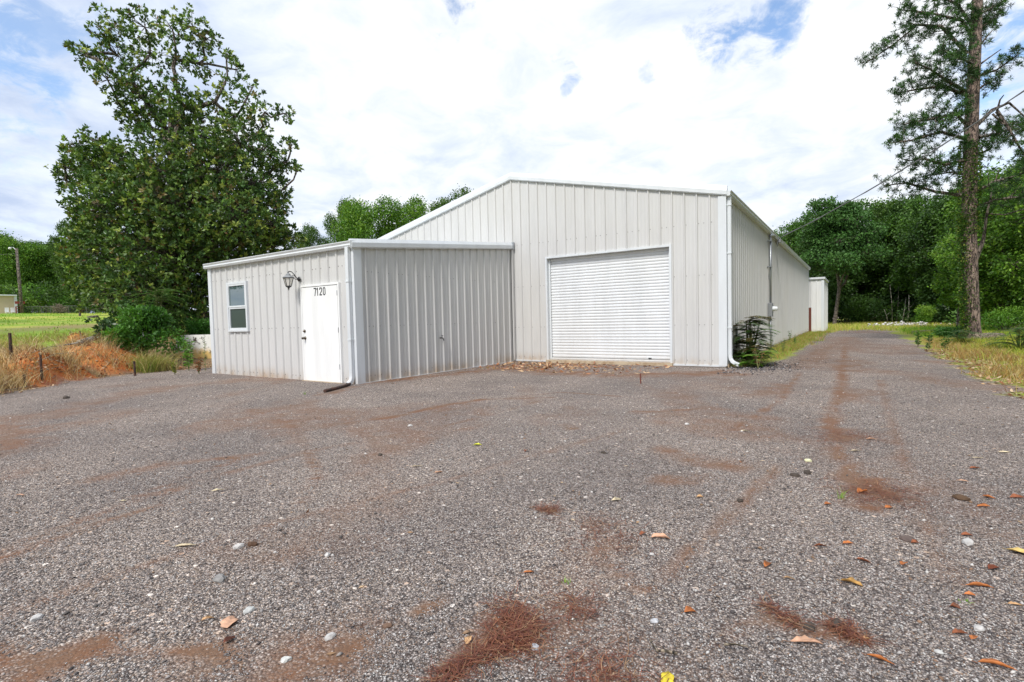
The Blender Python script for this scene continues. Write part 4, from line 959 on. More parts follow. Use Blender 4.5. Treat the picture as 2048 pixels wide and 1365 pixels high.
P = scatter(15000, (-24, -9), (-14, -2), lambda x, y: sstep(.05, .6, bdf(x, y))*sstep(5.2, 3.6, bdf(x, y))*(1-.7*near_clay(x, y))*sstep(.3, .6, fbm(x, y, 1.2, 3, 2))*offwall(x, y), 14, .10)
blades('dry_grass', P, .23, .008, STRAW, 'tall dry straw-coloured grass covering the bank left of the lot', 'grass', .7)
P = scatter(10000, (-20, -11), (-12, -3), lambda x, y: sstep(.0, .3, bdf(x, y))*sstep(2.4, 1.2, bdf(x, y))*(1-.25*near_clay(x, y))*offwall(x, y)*sstep(.36, .5, fbm(x, y, 1.0, 3, 1)), 40, .12)
blades('straw_tussocks', P, .42, .009, STRAW[:4], 'long arching dry grass tussocks in front of the red clay heaps', 'grass', .95)
P = scatter(26000, (-34, -10), (-16, 16), lambda x, y: sstep(3.0, 4.4, bdf(x, y))*sstep(15, 5, bdf(x, y)), 8, .08)
blades('meadow_grass', P, .20, .014, [(.38, .42, .08), (.30, .38, .06), (.46, .44, .12), (.44, .33, .16), (.34, .22, .10)], 'yellow-green rough grass along the near edge of the lawn', 'grass', .5)
P = scatter(32000, (-75, -16), (-30, 60), lambda x, y: sstep(6, 12, bdf(x, y))*(1-.85*np.exp(-((bdf(x, y)-19)/6)**2)*sstep(.46, .6, fbm(x*.35, y*1.1+x, .25, 4, 2))), 6, .25)
blades('lawn', P, .10, .05, [(.17, .34, .025), (.24, .40, .04), (.36, .44, .07)], 'short bright green mown lawn on the left', 'grass', .4)
mx_, my_ = MOUNDS[2][:2]; tow = CAM[:2]-np.array([mx_, my_]); tow /= np.linalg.norm(tow)
P = scatter(5200, (-20, -11), (-12, -3), lambda x, y: np.exp(-((x-mx_-tow[0]*.75)**2+(y-my_-tow[1]*.75)**2)/.9)*sstep(-.05, .2, bdf(x, y)), 36, .11)
blades('straw_tussocks', P, .52, .008, STRAW[:4], 'golden arching grass tussocks in front of the largest clay heap', 'grass', 1.0)
LIME = [(.32, .42, .04), (.44, .50, .06), (.55, .52, .09), (.18, .32, .02), (.55, .42, .16)]
def redge(x, y): return x-right_edge(y)+rough_edge(x, y)*2.3
P = scatter(34000, (4.4, 13), (-4, 24), lambda x, y: sstep(.35, 1.3, redge(x, y)-sstep(5, -3, y)*.5)*sstep(9, 5, redge(x, y))*sstep(.3, .5, fbm(x, y, .9, 3, 3)), 18, .12)
blades('verge_grass', P, .24, .011, LIME, 'yellow-green tufted grass along the right edge of the drive', 'grass', .6, [.25, .27, .2, .15, .13])
P = scatter(7000, (4.5, 9), (-3, 14), lambda x, y: sstep(.1, .6, redge(x, y))*sstep(1.9, .9, redge(x, y)), 30, .12)
blades('orange_grass', P, .20, .010, [(.50, .30, .10), (.45, .36, .12), (.35, .18, .07), (.5, .42, .2)], 'browning dry grass tufts between the gravel and the green verge', 'grass', .8)
P = scatter(26000, (-2, 30), (28, 60), lambda x, y: np.ones_like(x)*.9, 8, .2)
blades('field_grass', P, .24, .03, [(.42, .46, .06), (.52, .48, .11), (.56, .42, .18), (.30, .40, .05)], 'low yellow-green grass field in front of the wood', 'grass', .5)
P = scatter(9000, (5, 16), (13, 30), lambda x, y: np.ones_like(x), 12, .15)
blades('shade_grass', P, .30, .02, [(.16, .36, .03), (.24, .46, .04), (.12, .24, .02)], 'lush green grass behind the tall pine', 'grass', .5)
P = scatter(8500, (.08, 1.6), (.2, 27), lambda x, y: sstep(1.05+.0*y, .5, x-.45*sstep(4, 12, y)*1.0)*sstep(.2, .5, fbm(x, y, 1.3, 3, 5)), 22, .09)
blades('wall_weeds', P, .15, .010, [(.26, .38, .05), (.36, .38, .08), (.48, .24, .10), (.18, .30, .04), (.44, .33, .15)], 'mixed green and rusty weeds along the foot of the long side wall', 'weeds', .7)

def weed(base, h, nleaf, cols, label, cat='weed', ls=.10, group=None, nst=3, spread=.25, seed=0, name='weed_plant', mat_=None):
    global rng
    rng = np.random.default_rng(900+seed); B = np.array(base, float); root = empty(name, B, label, cat, group); segs = []; C = []; K = []
    for s in range(nst):
        a = rng.uniform(0, 6.28); tip = B+np.array([math.cos(a)*spread*h*rng.uniform(.2, 1), math.sin(a)*spread*h*rng.uniform(.2, 1), h*rng.uniform(.7, 1)]); mid = (B+tip)/2+np.array([0, 0, .06*h])
        segs.append(([B, mid, tip], [.009, .006, .003]))
        for j in range(nleaf):
            t = rng.uniform(.15, 1); p = (1-t)**2*B+2*t*(1-t)*mid+t*t*tip; C.append(p); K.append([math.cos(j*2.4), math.sin(j*2.4), rng.uniform(-.2, .5)])
    C = np.array(C); K = np.array(K); Vv, Ff, ccc = leaves(C, K, ls*rng.uniform(.6, 1.2, len(C)), ls*.32, pal(len(C), cols, .2))
    np_mesh('leaves', Vv, Ff, M_leaf, root, ccc); tubes_mesh(segs, 5).build('stem', mat_ or M_leafstem, root); return root
M_leafstem = mat('green_stem', (.16, .17, .06), .7)
def fern_shrub(base, h, nfr, flen, cols, label, cat='shrub', seed=0, lf=.075, name='mimosa_shrub', up=.5, bias=(0, 0)):
    """arching fronds of paired leaflets on a few stems"""
    global rng
    rng = np.random.default_rng(1300+seed); B = np.array(base, float); root = empty(name, B, label, cat); segs = []; C = []; K = []; cc = []
    for i in range(nfr):
        a = rng.uniform(0, 6.28); z0 = h*rng.uniform(.1, .85); s0 = B+np.array([rng.normal()*.10+bias[0]*z0*.3, rng.normal()*.10+bias[1]*z0*.3, z0]); out = np.array([math.cos(a)+bias[0], math.sin(a)+bias[1], 0]); out /= np.linalg.norm(out)+1e-6
        L_ = flen*rng.uniform(.6, 1.1); side = np.array([-out[1], out[0], 0]); pp = []
        for j in range(9):
            t = j/8; pp.append(s0+out*L_*t+np.array([0, 0, up*L_*t*(1-t*1.05)]))
        segs.append((pp[::2], [.006, .005, .004, .003, .002]));
        if i % 3 == 0: segs.append(([B-np.array([0,0,.03]), (B+s0)/2+rng.normal(size=3)*.03, s0], [.014, .011, .007]))
        tone = pal(1, cols, .15)[0]
        for j in range(15):
            t = .12+.88*j/14; f_ = t*8; k0 = min(7, int(f_)); p = pp[k0]+(pp[k0+1]-pp[k0])*(f_-k0)
            for sg in (-1, 1):
                C.append(p); K.append(side*sg+out*.35+np.array([0, 0, -.12])); cc.append(tone*(1+rng.normal()*.15))
    C = np.array(C); K = np.array(K); cc = np.clip(np.array(cc), .003, .9); n = len(C)
    Kn = K/np.linalg.norm(K, axis=1, keepdims=True); W_ = np.cross(Kn, np.array([0, 0, 1.])); W_ /= np.linalg.norm(W_, axis=1, keepdims=True)
    ln = lf*rng.uniform(.8, 1.3, (n, 1)); wd = lf*.20
    Vv = np.stack([C, C+Kn*ln*.5+W_*wd, C+Kn*ln, C+Kn*ln*.5-W_*wd], 1).reshape(-1, 3); Ff = np.arange(4*n).reshape(n, 4)
    np_mesh('fronds', Vv, Ff, M_leaf, root, np.repeat(np.concatenate([cc, np.ones((n, 1))], 1), 4, 0)); tubes_mesh(segs, 5).build('stems', M_leafstem, root); return root
fern_shrub((.34, .95, 0), 1.42, 150, .50, [(.045, .12, .02), (.07, .17, .025), (.10, .21, .03), (.16, .12, .04)], 'dark feathery mimosa shrub beside the downspout at the right building corner', seed=1, bias=(.22, .25), lf=.13)
fern_shrub((.50, .35, 0), .42, 26, .4, [(.10, .24, .02), (.14, .30, .03)], 'low bright green feathery seedling in front of the dark mimosa shrub', seed=2, bias=(.2, -.1), lf=.10)
b = at_px(2040, 15); fern_shrub((b[0], b[1], 0), .75, 60, .9, [(.03, .13, .03), (.05, .18, .04)], 'blue-green feathery shrub at the right edge of the picture', seed=3, lf=.09)
b = hit(1925, 690); fern_shrub(b, .55, 40, .6, [(.03, .14, .03), (.05, .20, .04)], 'feathery green seedling at the left foot of the tall pine', seed=4, lf=.08)
b = hit(1900, 682); bush('bush', b, .55, .6, 1500, .09, [(.04, .13, .02), (.06, .17, .03)], 'leafy green bush just left of the tall pine trunk', seed=101)
b = hit(2010, 668); bush('bush', b, 1.2, 1.3, 2500, .11, BRIGHT, 'leafy green bush in the shade right of the tall pine', seed=102)
b = hit(1975, 640); bush('bush', b, 1.8, 1.6, 2500, .14, GY, 'grey-green bush behind the tall pine trunk', seed=103)
for i, (px, py, h, lb) in enumerate([(1858,702,.62,'dark leafy weed on the verge, right one of two near the drive edge'), (1836,695,.6,'green leafy weed on the verge, left one of two near the drive edge'), (1890,700,.45,'low leafy weed between the verge weeds and the pine bush')]):
    weed(hit(px, py), h, 26, [(.04, .13, .02), (.06, .17, .025)], lb, ls=.11, seed=i)
for i, (px, py, h, lb, cs) in enumerate([(1579,684,.55,'tallest leafy green weed by the side wall', [(.07, .18, .02), (.05, .13, .02)]), (1590,692,.45,'bushy green weed right of the tallest weed at the side wall', [(.10, .24, .03), (.06, .16, .02)]), (1537,716,.55,'thin dry stalk weed beside the mimosa shrub', [(.20, .16, .06), (.12, .16, .04)]),
                                     (1516,738,.5,'rusty brown dead weed stalk at the edge of the gravel by the corner', [(.22, .09, .04), (.16, .07, .03)]), (1566,705,.5,'thin weed with green tip midway along the side wall', [(.12, .2, .03)])]):
    p = G(px, py); p[0] = max(p[0], .15); p[2] = 0; weed(p, h, 18, cs, lb, ls=.07, seed=20+i)
# left side plants
b = hit(286, 712); 
bush('bush', (b[0], b[1], b[2]), 1.05, 2.0, 4600, .13, [(.05, .15, .02), (.09, .23, .03), (.03, .09, .015)], 'bright green leafy bush below the magnolia, left of the white block wall', seed=111)
b2 = D(318, 650, 19.5); b2[2] = Hs(b2[0], b2[1]); fern_shrub(b2, 2.1, 100, .95, [(.07, .24, .03), (.10, .30, .03)], 'tall light green feathery sapling above the leafy bush', seed=5, lf=.11)
b2 = D(268, 660, 19); b2[2] = Hs(b2[0], b2[1]); bush('bush', b2, .9, 1.1, 3000, .10, [(.05, .17, .02), (.08, .22, .03)], 'leafy green bush between the lawn and the feathery sapling', seed=112)
b2 = D(355, 660, 20); b2[2] = Hs(b2[0], b2[1]); bush('bush', b2+np.array([-.3, .9, 0]), .85, .9, 2400, .10, [(.05, .16, .02), (.07, .20, .03)], 'low green vine bush above the white block wall', seed=114)
b2 = hit(222, 688); bush('magnolia_sapling', b2, .42, .95, 420, .17, [(.03, .08, .02), (.10, .16, .07), (.05, .11, .03)], 'small dark magnolia sapling on the bank beside the lawn', 'sapling', seed=113, lmat=M_glossleaf)
weed(hit(378, 742), .95, 44, [(.10, .25, .03), (.16, .32, .04)], 'bright green bushy weed in front of the white block wall', ls=.12, seed=41, nst=6)
weed(hit(411, 742), 1.35, 60, [(.16, .24, .06), (.10, .2, .04)], 'tall single weed spike against the white block wall', ls=.06, seed=42, nst=1, spread=.02)
weed(hit(398, 748), .5, 30, [(.30, .10, .04), (.22, .09, .03)], 'rusty red weed at the foot of the white block wall', ls=.07, seed=43, nst=5)
weed(hit(350, 750), .4, 30, [(.20, .26, .04), (.3, .3, .06)], 'low yellow-green weed left of the rusty red weed', ls=.07, seed=44, nst=5)
rng = np.random.default_rng(33)
for (px, py, h) in [(290, 745, .62), (320, 742, .5)]:
    p = hit(px, py); P = np.array(p)+rng.normal(size=(420, 3))*np.array([.17, .17, 0])
    if px == 290: o = blades('grass_tuft', P, h, .012, [(.22, .32, .05), (.32, .36, .08), (.5, .42, .18)], 'arching green grass tuft on the bank below the leafy bush', 'grass tuft', .8, kind=None)
    else: o = blades('grass_tuft', P, h, .012, [(.40, .36, .12), (.32, .36, .08), (.5, .42, .18)], 'yellowing grass tuft between the green tuft and the white block wall', 'grass tuft', .8, kind=None)

# ------------------------------------------------------------------ bank: stakes, log, block wall
def stick(name, px, py, h, r, label, cat, m_=None, lean=(0, 0)):
    p = hit(px, py); m = MB(); m.tube([p-np.array([0, 0, .15]), p+np.array([lean[0]*.5+.004, lean[1]*.5, h*.5]), p+np.array([lean[0], lean[1], h])], [r, r*.95, r*.85], 7); tag(m.build(name, m_ or M_pipe), label, cat)
stick('metal_stake', 23, 722, .66, .035, 'dark stake standing tall behind the leftmost red clay heap', 'stake')
stick('metal_stake', 84, 762, .62, .028, 'dark stake at the left side of the middle red clay heap', 'stake')
stick('metal_stake', 50, 778, .32, .03, 'short dark stake near the gravel edge below the leftmost clay heap', 'stake')
stick('metal_stake', 161, 680, .30, .02, 'thin dark stake on the bank top before the lawn', 'stake')
stick('metal_stake', 289, 705, 1.55, .03, 'tall grey post rising out of the leafy bush below the magnolia', 'post', M_steel)
stick('metal_stake', 270, 752, .40, .03, 'dark stub of a stake in the dry grass below the leafy bush', 'stake')
stick('wooden_stake', 1281, 768, .20, .014, 'small rusty stake standing in the gravel before the roll-up door', 'stake', M_brown)
p0 = hit(160, 692); p1 = hit(222, 674)
m = MB(); m.tube([p0+np.array([0,0,.08]), (p0+p1)/2+np.array([0,0,.12]), p1+np.array([0,0,.35])], [.10, .085, .05], 9); m.tube([(p0*.4+p1*.6)+np.array([0,0,.12]), p1+np.array([-.3,.3,.5])], [.05, .02], 6)
m.tube([p0+np.array([.2,0,.1]), p0+np.array([.5,-.5,.05])], [.04, .015], 6); tag(m.build('fallen_log', M_palebark, smooth=True), 'pale fallen log lying on the bank above the clay heaps', 'log')
# block wall
def b_block(t, b):
    q = NT(t); g = q.n('ShaderNodeNewGeometry').outputs['Position']; s = q.n('ShaderNodeSeparateXYZ'); q.l.new(g, s.inputs[0])
    n = q.noise(g, 2.6, 7, .7); n2 = q.noise(g, 7, 6, .7)
    low = q.mr(q.math('ADD', s.outputs[2], q.math('MULTIPLY', n, .7)), .75, 1.0, 1, 0)
    c = q.mix(low, (.86, .85, .80), (.72, .50, .18)); c = q.mix(q.math('MULTIPLY', q.mr(n2, .52, .57), q.mr(n, .47, .55)), c, (.09, .075, .06))
    q.l.new(c, b.inputs['Base Color']); q.l.new(q.bump(n2, .5, .02), b.inputs['Normal'])
M_block = mat('peeling_whitewash', rough=.9, build=b_block)
wa0 = D(345, 700, 17.2)[:2]; wdir = np.array([.78, .626]); wn = np.array([wdir[1], -wdir[0]])
bw = empty('block_wall', (wa0[0], wa0[1], .3), 'low white wall with peeling stained paint, half behind the annex corner', 'wall')
m = MB(); ztop = 1.03
m.prism([(0, -.3), (0, .62), (.12, .70), (.14, ztop-.02), (.36, ztop), (4.2, ztop+.02), (4.2, -.3)], np.append(wa0, 0), np.append(wa0-wn*.2, 0), np.append(wdir, 0), (0, 0, 1)); m.build('wall_face', M_block, bw)
def b_brick(t, b):
    q = NT(t); br = q.n('ShaderNodeTexBrick'); q.l.new(q.coord('Object', (1, 1, 1)), br.inputs['Vector']); br.inputs['Scale'].default_value = 4
    q.set(br.inputs['Color1'], (.13, .06, .04)); q.set(br.inputs['Color2'], (.17, .09, .06)); q.set(br.inputs['Mortar'], (.12, .11, .10)); q.l.new(br.outputs['Color'], b.inputs['Base Color'])
M_brick = mat('old_brick', rough=.9, build=b_brick)
bp = D(418, 640, 24); m = MB(); m.box((bp[0]-.4, bp[1]-.4, Hs(bp[0], bp[1])-.2), (bp[0]+.35, bp[1]+.35, 1.9)); m.box((bp[0]-.46, bp[1]-.46, 1.9), (bp[0]+.41, bp[1]+.41, 2.0)); tag(m.build('brick_pillar', M_brick, bevel=.01), 'old brick pillar in the shade between the magnolia and the annex corner', 'pillar')

# ------------------------------------------------------------------ far left: cream building, pole, fence, brush pile
T0 = 58
def gp(px, t=T0): p = D(px, 640, t); return np.array([p[0], p[1], Hs(p[0], p[1])])
c0 = gp(39); fw_k = None; ch = empty('cream_building', c0, 'low cream-walled building at the far left edge beyond the lawn', 'building')
rt = np.array([RT[0], RT[1], 0]); rt /= np.linalg.norm(rt); fw = np.array([FW[0], FW[1], 0]); fw /= np.linalg.norm(fw); zz_ = np.array([0, 0, 1.]); keep_ax = (rt, fw); fw = (c0-CAM)*np.array([1, 1, 0]); fw /= np.linalg.norm(fw); fw = fw*.98-rt*.2; rt = np.array([fw[1], -fw[0], 0]); rt /= np.linalg.norm(rt)
def obox(m, o, a, b, mi=0):   # box in (right, forward, up) axes
    vs = []
    for z in (a[2], b[2]):
        for (u, v) in ((a[0], a[1]), (b[0], a[1]), (b[0], b[1]), (a[0], b[1])): vs.append(o+rt*u+fw*v+zz_*z)
    m.add(vs, [(0,3,2,1),(4,5,6,7),(0,1,5,4),(1,2,6,5),(2,3,7,6),(3,0,4,7)], mi); return m
obox(MB(), c0, (-9, 0, -.5), (-.25, 5, 2.28)).build('wall', M_cream, ch); obox(MB(), c0, (-9.2, -.2, 2.28), (-.1, 5.2, 2.42)).build('roof', M_trim, ch)
obox(MB(), c0, (-.35, -.05, 0), (-.1, .1, 2.28)).build('corner_trim', M_trim, ch)
st = empty('wooden_steps', c0+fw*-1, 'small dark wooden step shelf at the corner of the cream building', 'steps'); m = MB()
o_ = c0-fw*1.2
obox(m, o_, (-.42, -.3, 0), (-.37, .3, 1.05)); obox(m, o_, (-.03, -.3, 0), (.02, .3, 1.05))
for z in (.2, .5, .8, 1.02): obox(m, o_, (-.37, -.3, z), (-.03, .3, z+.05))
m.build('frame', M_brown, st)
m = MB(); obox(m, o_, (-.45, -.1, 1.35), (.35, .1, 1.62)); obox(m, o_, (.0, -.05, 0), (.08, .05, 1.4)); tag(m.build('red_mailbox', M_redpaint), 'small dull red box on a post by the utility pole', 'box')
for i, (u, lb) in enumerate(((-.62, 'white garden chair nearest the wooden steps of the cream building'), (-1.08, 'white garden chair at the left edge beside the cream building'))):
    o_ = c0-fw*1.0+rt*u; cr = empty('garden_chair', o_, lb, 'chair', 'white chairs by the cream building')
    obox(MB(), o_, (-.17, -.25, .40), (.17, .25, .45)).build('seat', M_white, cr); obox(MB(), o_, (-.17, .20, .45), (.17, .26, .95)).build('backrest', M_white, cr)
    for a in (-.16, .11):
        for c in (-.23, .19): obox(MB(), o_, (a, c, 0), (a+.05, c+.05, .40)).build('leg', M_white, cr)
rt, fw = keep_ax
po = gp(45, 57); pl = empty('utility_pole', po, 'brown wooden utility pole with a white area lamp above the lawn', 'utility pole')
ptop = D(33, 497, 57); k = MB(); k.tube([po-zz_*.3, (po+ptop)/2, ptop], [.17, .15, .12], 10); k.build('pole', M_bark, pl, smooth=True)
k = MB(); k.tube([ptop-zz_*.3, ptop-rt*.35+zz_*.1, ptop-rt*.7+zz_*.12], .03, 6); k.build('arm', M_steel, pl)
k = MB(); k.lathe(ptop-rt*.75+zz_*.02, [(0, .12), (.08, .1), (.14, 0), (.11, -.10), (0, -.12)], 10); k.build('lamp_head', M_white, pl)
wr = empty('overhead_wire', ptop, 'thin overhead wire leaving the utility pole to the left', 'wire'); k = MB(); k.tube([ptop-zz_*.6, ptop-rt*6-zz_*.75, ptop-rt*16-zz_*.6], .012, 5); k.build('wire', M_cable, wr)
fn = empty('wire_fence', gp(150, 60), 'low chain-link fence along the back of the lawn', 'fence'); T1 = 60
xs = list(range(48, 320, 18)); ft = [gp(px, T1) for px in xs]
for p in ft:
    MB().tube([p-zz_*.1, p+zz_*1.15], .03, 6).build('fence_post', M_cable, fn)
k = MB()
for a, b in zip(ft[:-1], ft[1:]): k.tube([a+zz_*1.12, b+zz_*1.12], .022, 5)
k.build('top_rail', M_cable, fn)
k = MB()
for a, b in zip(ft[:-1], ft[1:]):
    for i in range(6):
        k.tube([a+(b-a)*i/6+zz_*.02, a+(b-a)*(i+1)/6+zz_*1.1], .006, 3, cap=False); k.tube([a+(b-a)*i/6+zz_*1.1, a+(b-a)*(i+1)/6+zz_*.02], .006, 3, cap=False)
k.build('wire_mesh', M_cable, fn)
rng = np.random.default_rng(44); bp_ = gp(119, 52); segs = []
for i in range(240):
    a = rng.uniform(0, 6.28); r = abs(rng.normal())*.45; z = rng.uniform(.05, .95)*(1-.35*min(1, r)); c = bp_+rt*r*math.cos(a)+fw*r*math.sin(a)+zz_*z; d_ = rng.normal(size=3)*np.array([1, 1, .6]); d_ /= np.linalg.norm(d_); l = rng.uniform(.2, .55)
    segs.append(([c-d_*l/2, c+d_*l/2+rng.normal(size=3)*.05], [.02, .008]))
tag(tubes_mesh(segs, 4).build('brush_pile', M_stick), 'grey tangled brush pile on the bright lawn before the fence', 'brush pile', None, 'stuff')
pd = hit(185, 636); m = MB(); m.box((pd[0]-.6, pd[1]-.2, pd[2]-.02), (pd[0]+.6, pd[1]+.25, pd[2]+.12)); m.tube([pd+np.array([-.7,0,.1]), pd+np.array([.7,.1,.14])], .06, 7); tag(m.build('lying_timber', M_bark, bevel=.03), 'dark timber lying flat on the lawn near the magnolia', 'timber')

# right side: sawn logs behind the pine and rubble heap
for i, (px, py, l, lb) in enumerate([(1978, 684, 1.25, 'weathered tan log lying in the grass right of the tall pine'), (1850, 668, 1.6, 'pale log lying behind the weeds left of the tall pine')]):
    p = hit(px, py); m = MB(); ax_ = rt*l/2+fw*.15; r_ = .16 if i == 0 else .09
    m.tube([p-ax_+zz_*r_, p+zz_*(r_+.02), p+ax_+zz_*r_], [r_, r_*1.04, r_*.96], 12); tag(m.build('log', M_stick, smooth=True), lb, 'log')
def stone_mesh(C, S, cols, flat=.6):
    base = np.array([(1,0,0),(.3,.95,0),(-.8,.6,0),(-.8,-.6,0),(.3,-.95,0),(0,0,1),(0,0,-.6)], float)
    F_ = np.array([(0,1,5),(1,2,5),(2,3,5),(3,4,5),(4,0,5),(1,0,6),(2,1,6),(3,2,6),(4,3,6),(0,4,6)])
    n = len(C); a = rng.uniform(0, 6.28, n); ca, sa = np.cos(a)[:, None], np.sin(a)[:, None]
    b = base[None]*(1+rng.normal(size=(n, 7, 3))*.16); x = b[..., 0]*ca-b[..., 1]*sa*.75; y = b[..., 0]*sa+b[..., 1]*ca*.75
    tx = rng.normal(size=(n, 1))*.3; z = b[..., 2]*flat+x*tx
    Vv = C[:, None, :]+np.stack([x, y, z], -1)*S[:, None, None]; Ff = (np.arange(n)[:, None, None]*7+F_[None]).reshape(-1, 3)
    cc = np.repeat(np.concatenate([cols, np.ones((n, 1))], 1), 7, 0); return Vv.reshape(-1, 3), Ff, cc
rng = np.random.default_rng(61)
rb = hit(1812, 652); n = 240; C = np.array([rb+rt*rng.normal()*1.1+fw*rng.normal()*.6+zz_*abs(rng.normal())*.12 for _ in range(n)])
Vv, Ff, cc = stone_mesh(C, rng.uniform(.06, .17, n), pal(n, [(.62, .60, .57), (.35, .33, .31), (.5, .47, .42)], .15)); tag(np_mesh('rubble_heap', Vv, Ff, M_stone, None, cc), 'heap of pale broken rubble in the grass at the end of the drive', 'rubble', None, 'stuff')

# ------------------------------------------------------------------ gravel stones near the camera, litter, leaves
rng = np.random.default_rng(67); C = []
for (mx, my, rr, hh) in MOUNDS:
    k_ = int(300*rr*rr)+60; a = rng.uniform(0, 6.28, k_); q = rr*np.sqrt(rng.random(k_))*1.25; C.append(np.stack([mx+q*np.cos(a), my+q*np.sin(a)], 1))
C = np.concatenate(C); C = C[bank_dist(C[:, 0], C[:, 1]) > .15]; S = rng.uniform(.012, .05, len(C))*rng.uniform(.5, 1.3, len(C))
Vv, Ff, cc = stone_mesh(np.concatenate([C, (H(C[:, 0], C[:, 1])+S*.2)[:, None]], 1), S, pal(len(C), [(.45, .14, .04), (.60, .24, .08), (.30, .09, .03), (.40, .30, .2)], .15, [.4, .25, .25, .1]), .8)
tag(np_mesh('clay_crumbs', Vv, Ff, M_stone, None, cc), 'crumbled lumps of orange clay on the heaps of the left bank', 'clay', None, 'stuff')
n = 1500; x = rng.uniform(-22, -11, n); y = rng.uniform(-13, -3, n); k_ = (bank_dist(x, y) > .1) & (bank_dist(x, y) < 4.5); x, y = x[k_], y[k_]
straws = []
for i in range(170):
    j = rng.integers(len(x)); p = np.array([x[j], y[j], H(x[j:j+1], y[j:j+1])[0]+.05]); a = rng.uniform(0, 6.28); l = rng.uniform(.25, .9); d_ = np.array([math.cos(a), math.sin(a), rng.uniform(-.1, .4)])
    straws.append(([p, p+d_*l*.5+rng.normal(size=3)*.05, p+d_*l+np.array([0, 0, -.1*l])], [.007, .006, .003]))
tag(tubes_mesh(straws, 4).build('dead_stalks', M_stick), 'grey-brown dead stalks and twigs tangled through the bank grass', 'brush', None, 'stuff')
rng = np.random.default_rng(71)
def gv(x, y): return (bank_dist(x, y)+rough_edge(x, y) < -.1) & (x < right_edge(y)-.1) & ((y < -.05) | (x > .9)) & ~((x < -6.1) & (y > -6.12)) & (x > -40)
def dirt_at(x, y):
    return dirt[np.clip(np.searchsorted(gy, y), 0, ny-1), np.clip(np.searchsorted(gx, x), 0, nx-1)]
n = 210000
t = 1.5+rng.random(n)**1.35*6.2; u = rng.uniform(-1.12, 1.12, n)
x = CAM[0]+(fw[0]+rt[0]*u)*t; y = CAM[1]+(fw[1]+rt[1]*u)*t; k_ = gv(x, y); x, y = x[k_], y[k_]
k_ = dirt_at(x, y) < rng.random(len(x))*.75+.08; x, y = x[k_], y[k_]
S = rng.uniform(.0026, .0060, len(x)); S[rng.random(len(x)) < .015] *= 2.2
cols = pal(len(x), [(.07, .062, .062), (.15, .135, .13), (.26, .235, .225), (.38, .355, .34), (.52, .50, .48), (.24, .15, .10)], .15, [.17, .25, .27, .17, .08, .06])
Vv, Ff, cc = stone_mesh(np.stack([x, y, H(x, y)+S*.15], 1), S, cols); tag(np_mesh('gravel', Vv, Ff, M_stone, None, cc), 'loose grey and brown gravel chips strewn over the near part of the lot', 'gravel', None, 'stuff')
n = 5200; x = rng.uniform(-13, 5, n); y = rng.uniform(-12.5, 24, n); k_ = gv(x, y); x, y = x[k_], y[k_]
S = rng.uniform(.008, .018, len(x)); Vv, Ff, cc = stone_mesh(np.stack([x, y, H(x, y)+S*.2], 1), S, pal(len(x), [(.10, .09, .085), (.30, .27, .25), (.55, .52, .49), (.25, .16, .10)], .15, [.25, .35, .25, .15])); tag(np_mesh('coarse_gravel', Vv, Ff, M_stone, None, cc), 'coarser stones scattered across the gravel lot and drive', 'gravel', None, 'stuff')

n = 700; x = .55+rng.normal(size=n)*.55; y = -.5+rng.normal(size=n)*.8+x*.9; k_ = (x > .08) & (x < 2.4) & ((y > -1.6)); x, y = x[k_], y[k_]
S = rng.uniform(.012, .034, len(x)); Vv, Ff, cc = stone_mesh(np.stack([x, y, H(x, y)+S*.15], 1), S, pal(len(x), [(.06, .055, .06), (.12, .11, .11), (.34, .32, .32)], .15, [.5, .35, .15])); tag(np_mesh('slate_chips', Vv, Ff, M_stone, None, cc), 'dark slaty stones strewn on the gravel round the right building corner', 'gravel', None, 'stuff')
def litter(name, pts, ls, cols, label, cat='leaf litter', curl=.25):
    n = len(pts); dr = rng.normal(size=(n, 3))*np.array([1, 1, .22]); Vv, Ff, cc = leaves(pts+np.array([0, 0, .006]), dr, ls*rng.uniform(.5, 1.2, n), ls*.42, pal(n, cols, .2), curl*.6)
    Vv[:, 2] = np.maximum(Vv[:, 2], H(Vv[:, 0], Vv[:, 1])+.004); tag(np_mesh(name, Vv, Ff, M_deadleaf, None, cc), label, cat, None, 'stuff')
TAN = [(.55, .38, .22), (.42, .25, .13), (.62, .47, .32), (.30, .14, .07), (.22, .10, .05)]
P = scatter(2600, (4.4, 7.5), (-6, 8), lambda x, y: sstep(-.35, .1, redge(x, y))*sstep(1.5, .5, redge(x, y)), 1, .0); litter('leaf_litter', P, .11, TAN, 'band of curled tan leaves along the right edge of the gravel')
P = scatter(2600, (-17, -8), (-13, -3), lambda x, y: sstep(-.3, 0, bdf(x, y))*sstep(.9, .3, bdf(x, y)), 1, .0); litter('leaf_litter', P, .10, TAN, 'band of dry leaves along the foot of the left bank')
P = scatter(950, (-6.1, -1.2), (-2.6, -.08), lambda x, y: np.exp(-((x+4.6)**2)/2.4)*np.exp(-((y+1.0)**2)/1.2)+.12, 1, .0); litter('leaf_litter', P, .14, [(.72, .50, .30), (.5, .32, .18), (.40, .18, .09), (.30, .14, .08)], 'drift of tan leaves in the corner between annex and roll-up door')
P = scatter(500, (-6.1, -5.4), (-6, -.1), lambda x, y: np.ones_like(x), 1, .0); litter('leaf_litter', P, .06, [(.22, .10, .06), (.16, .08, .05), (.40, .26, .16)], 'fine brown leaf crumbs along the foot of the annex side wall')
P = scatter(420, (-10, 4.4), (-12, 18), lambda x, y: gv(x, y)*1.0*sstep(-1, 3, x+4), 1, .0); litter('leaf_litter', P, .045, TAN, 'small leaf scraps scattered over the gravel lot and drive')
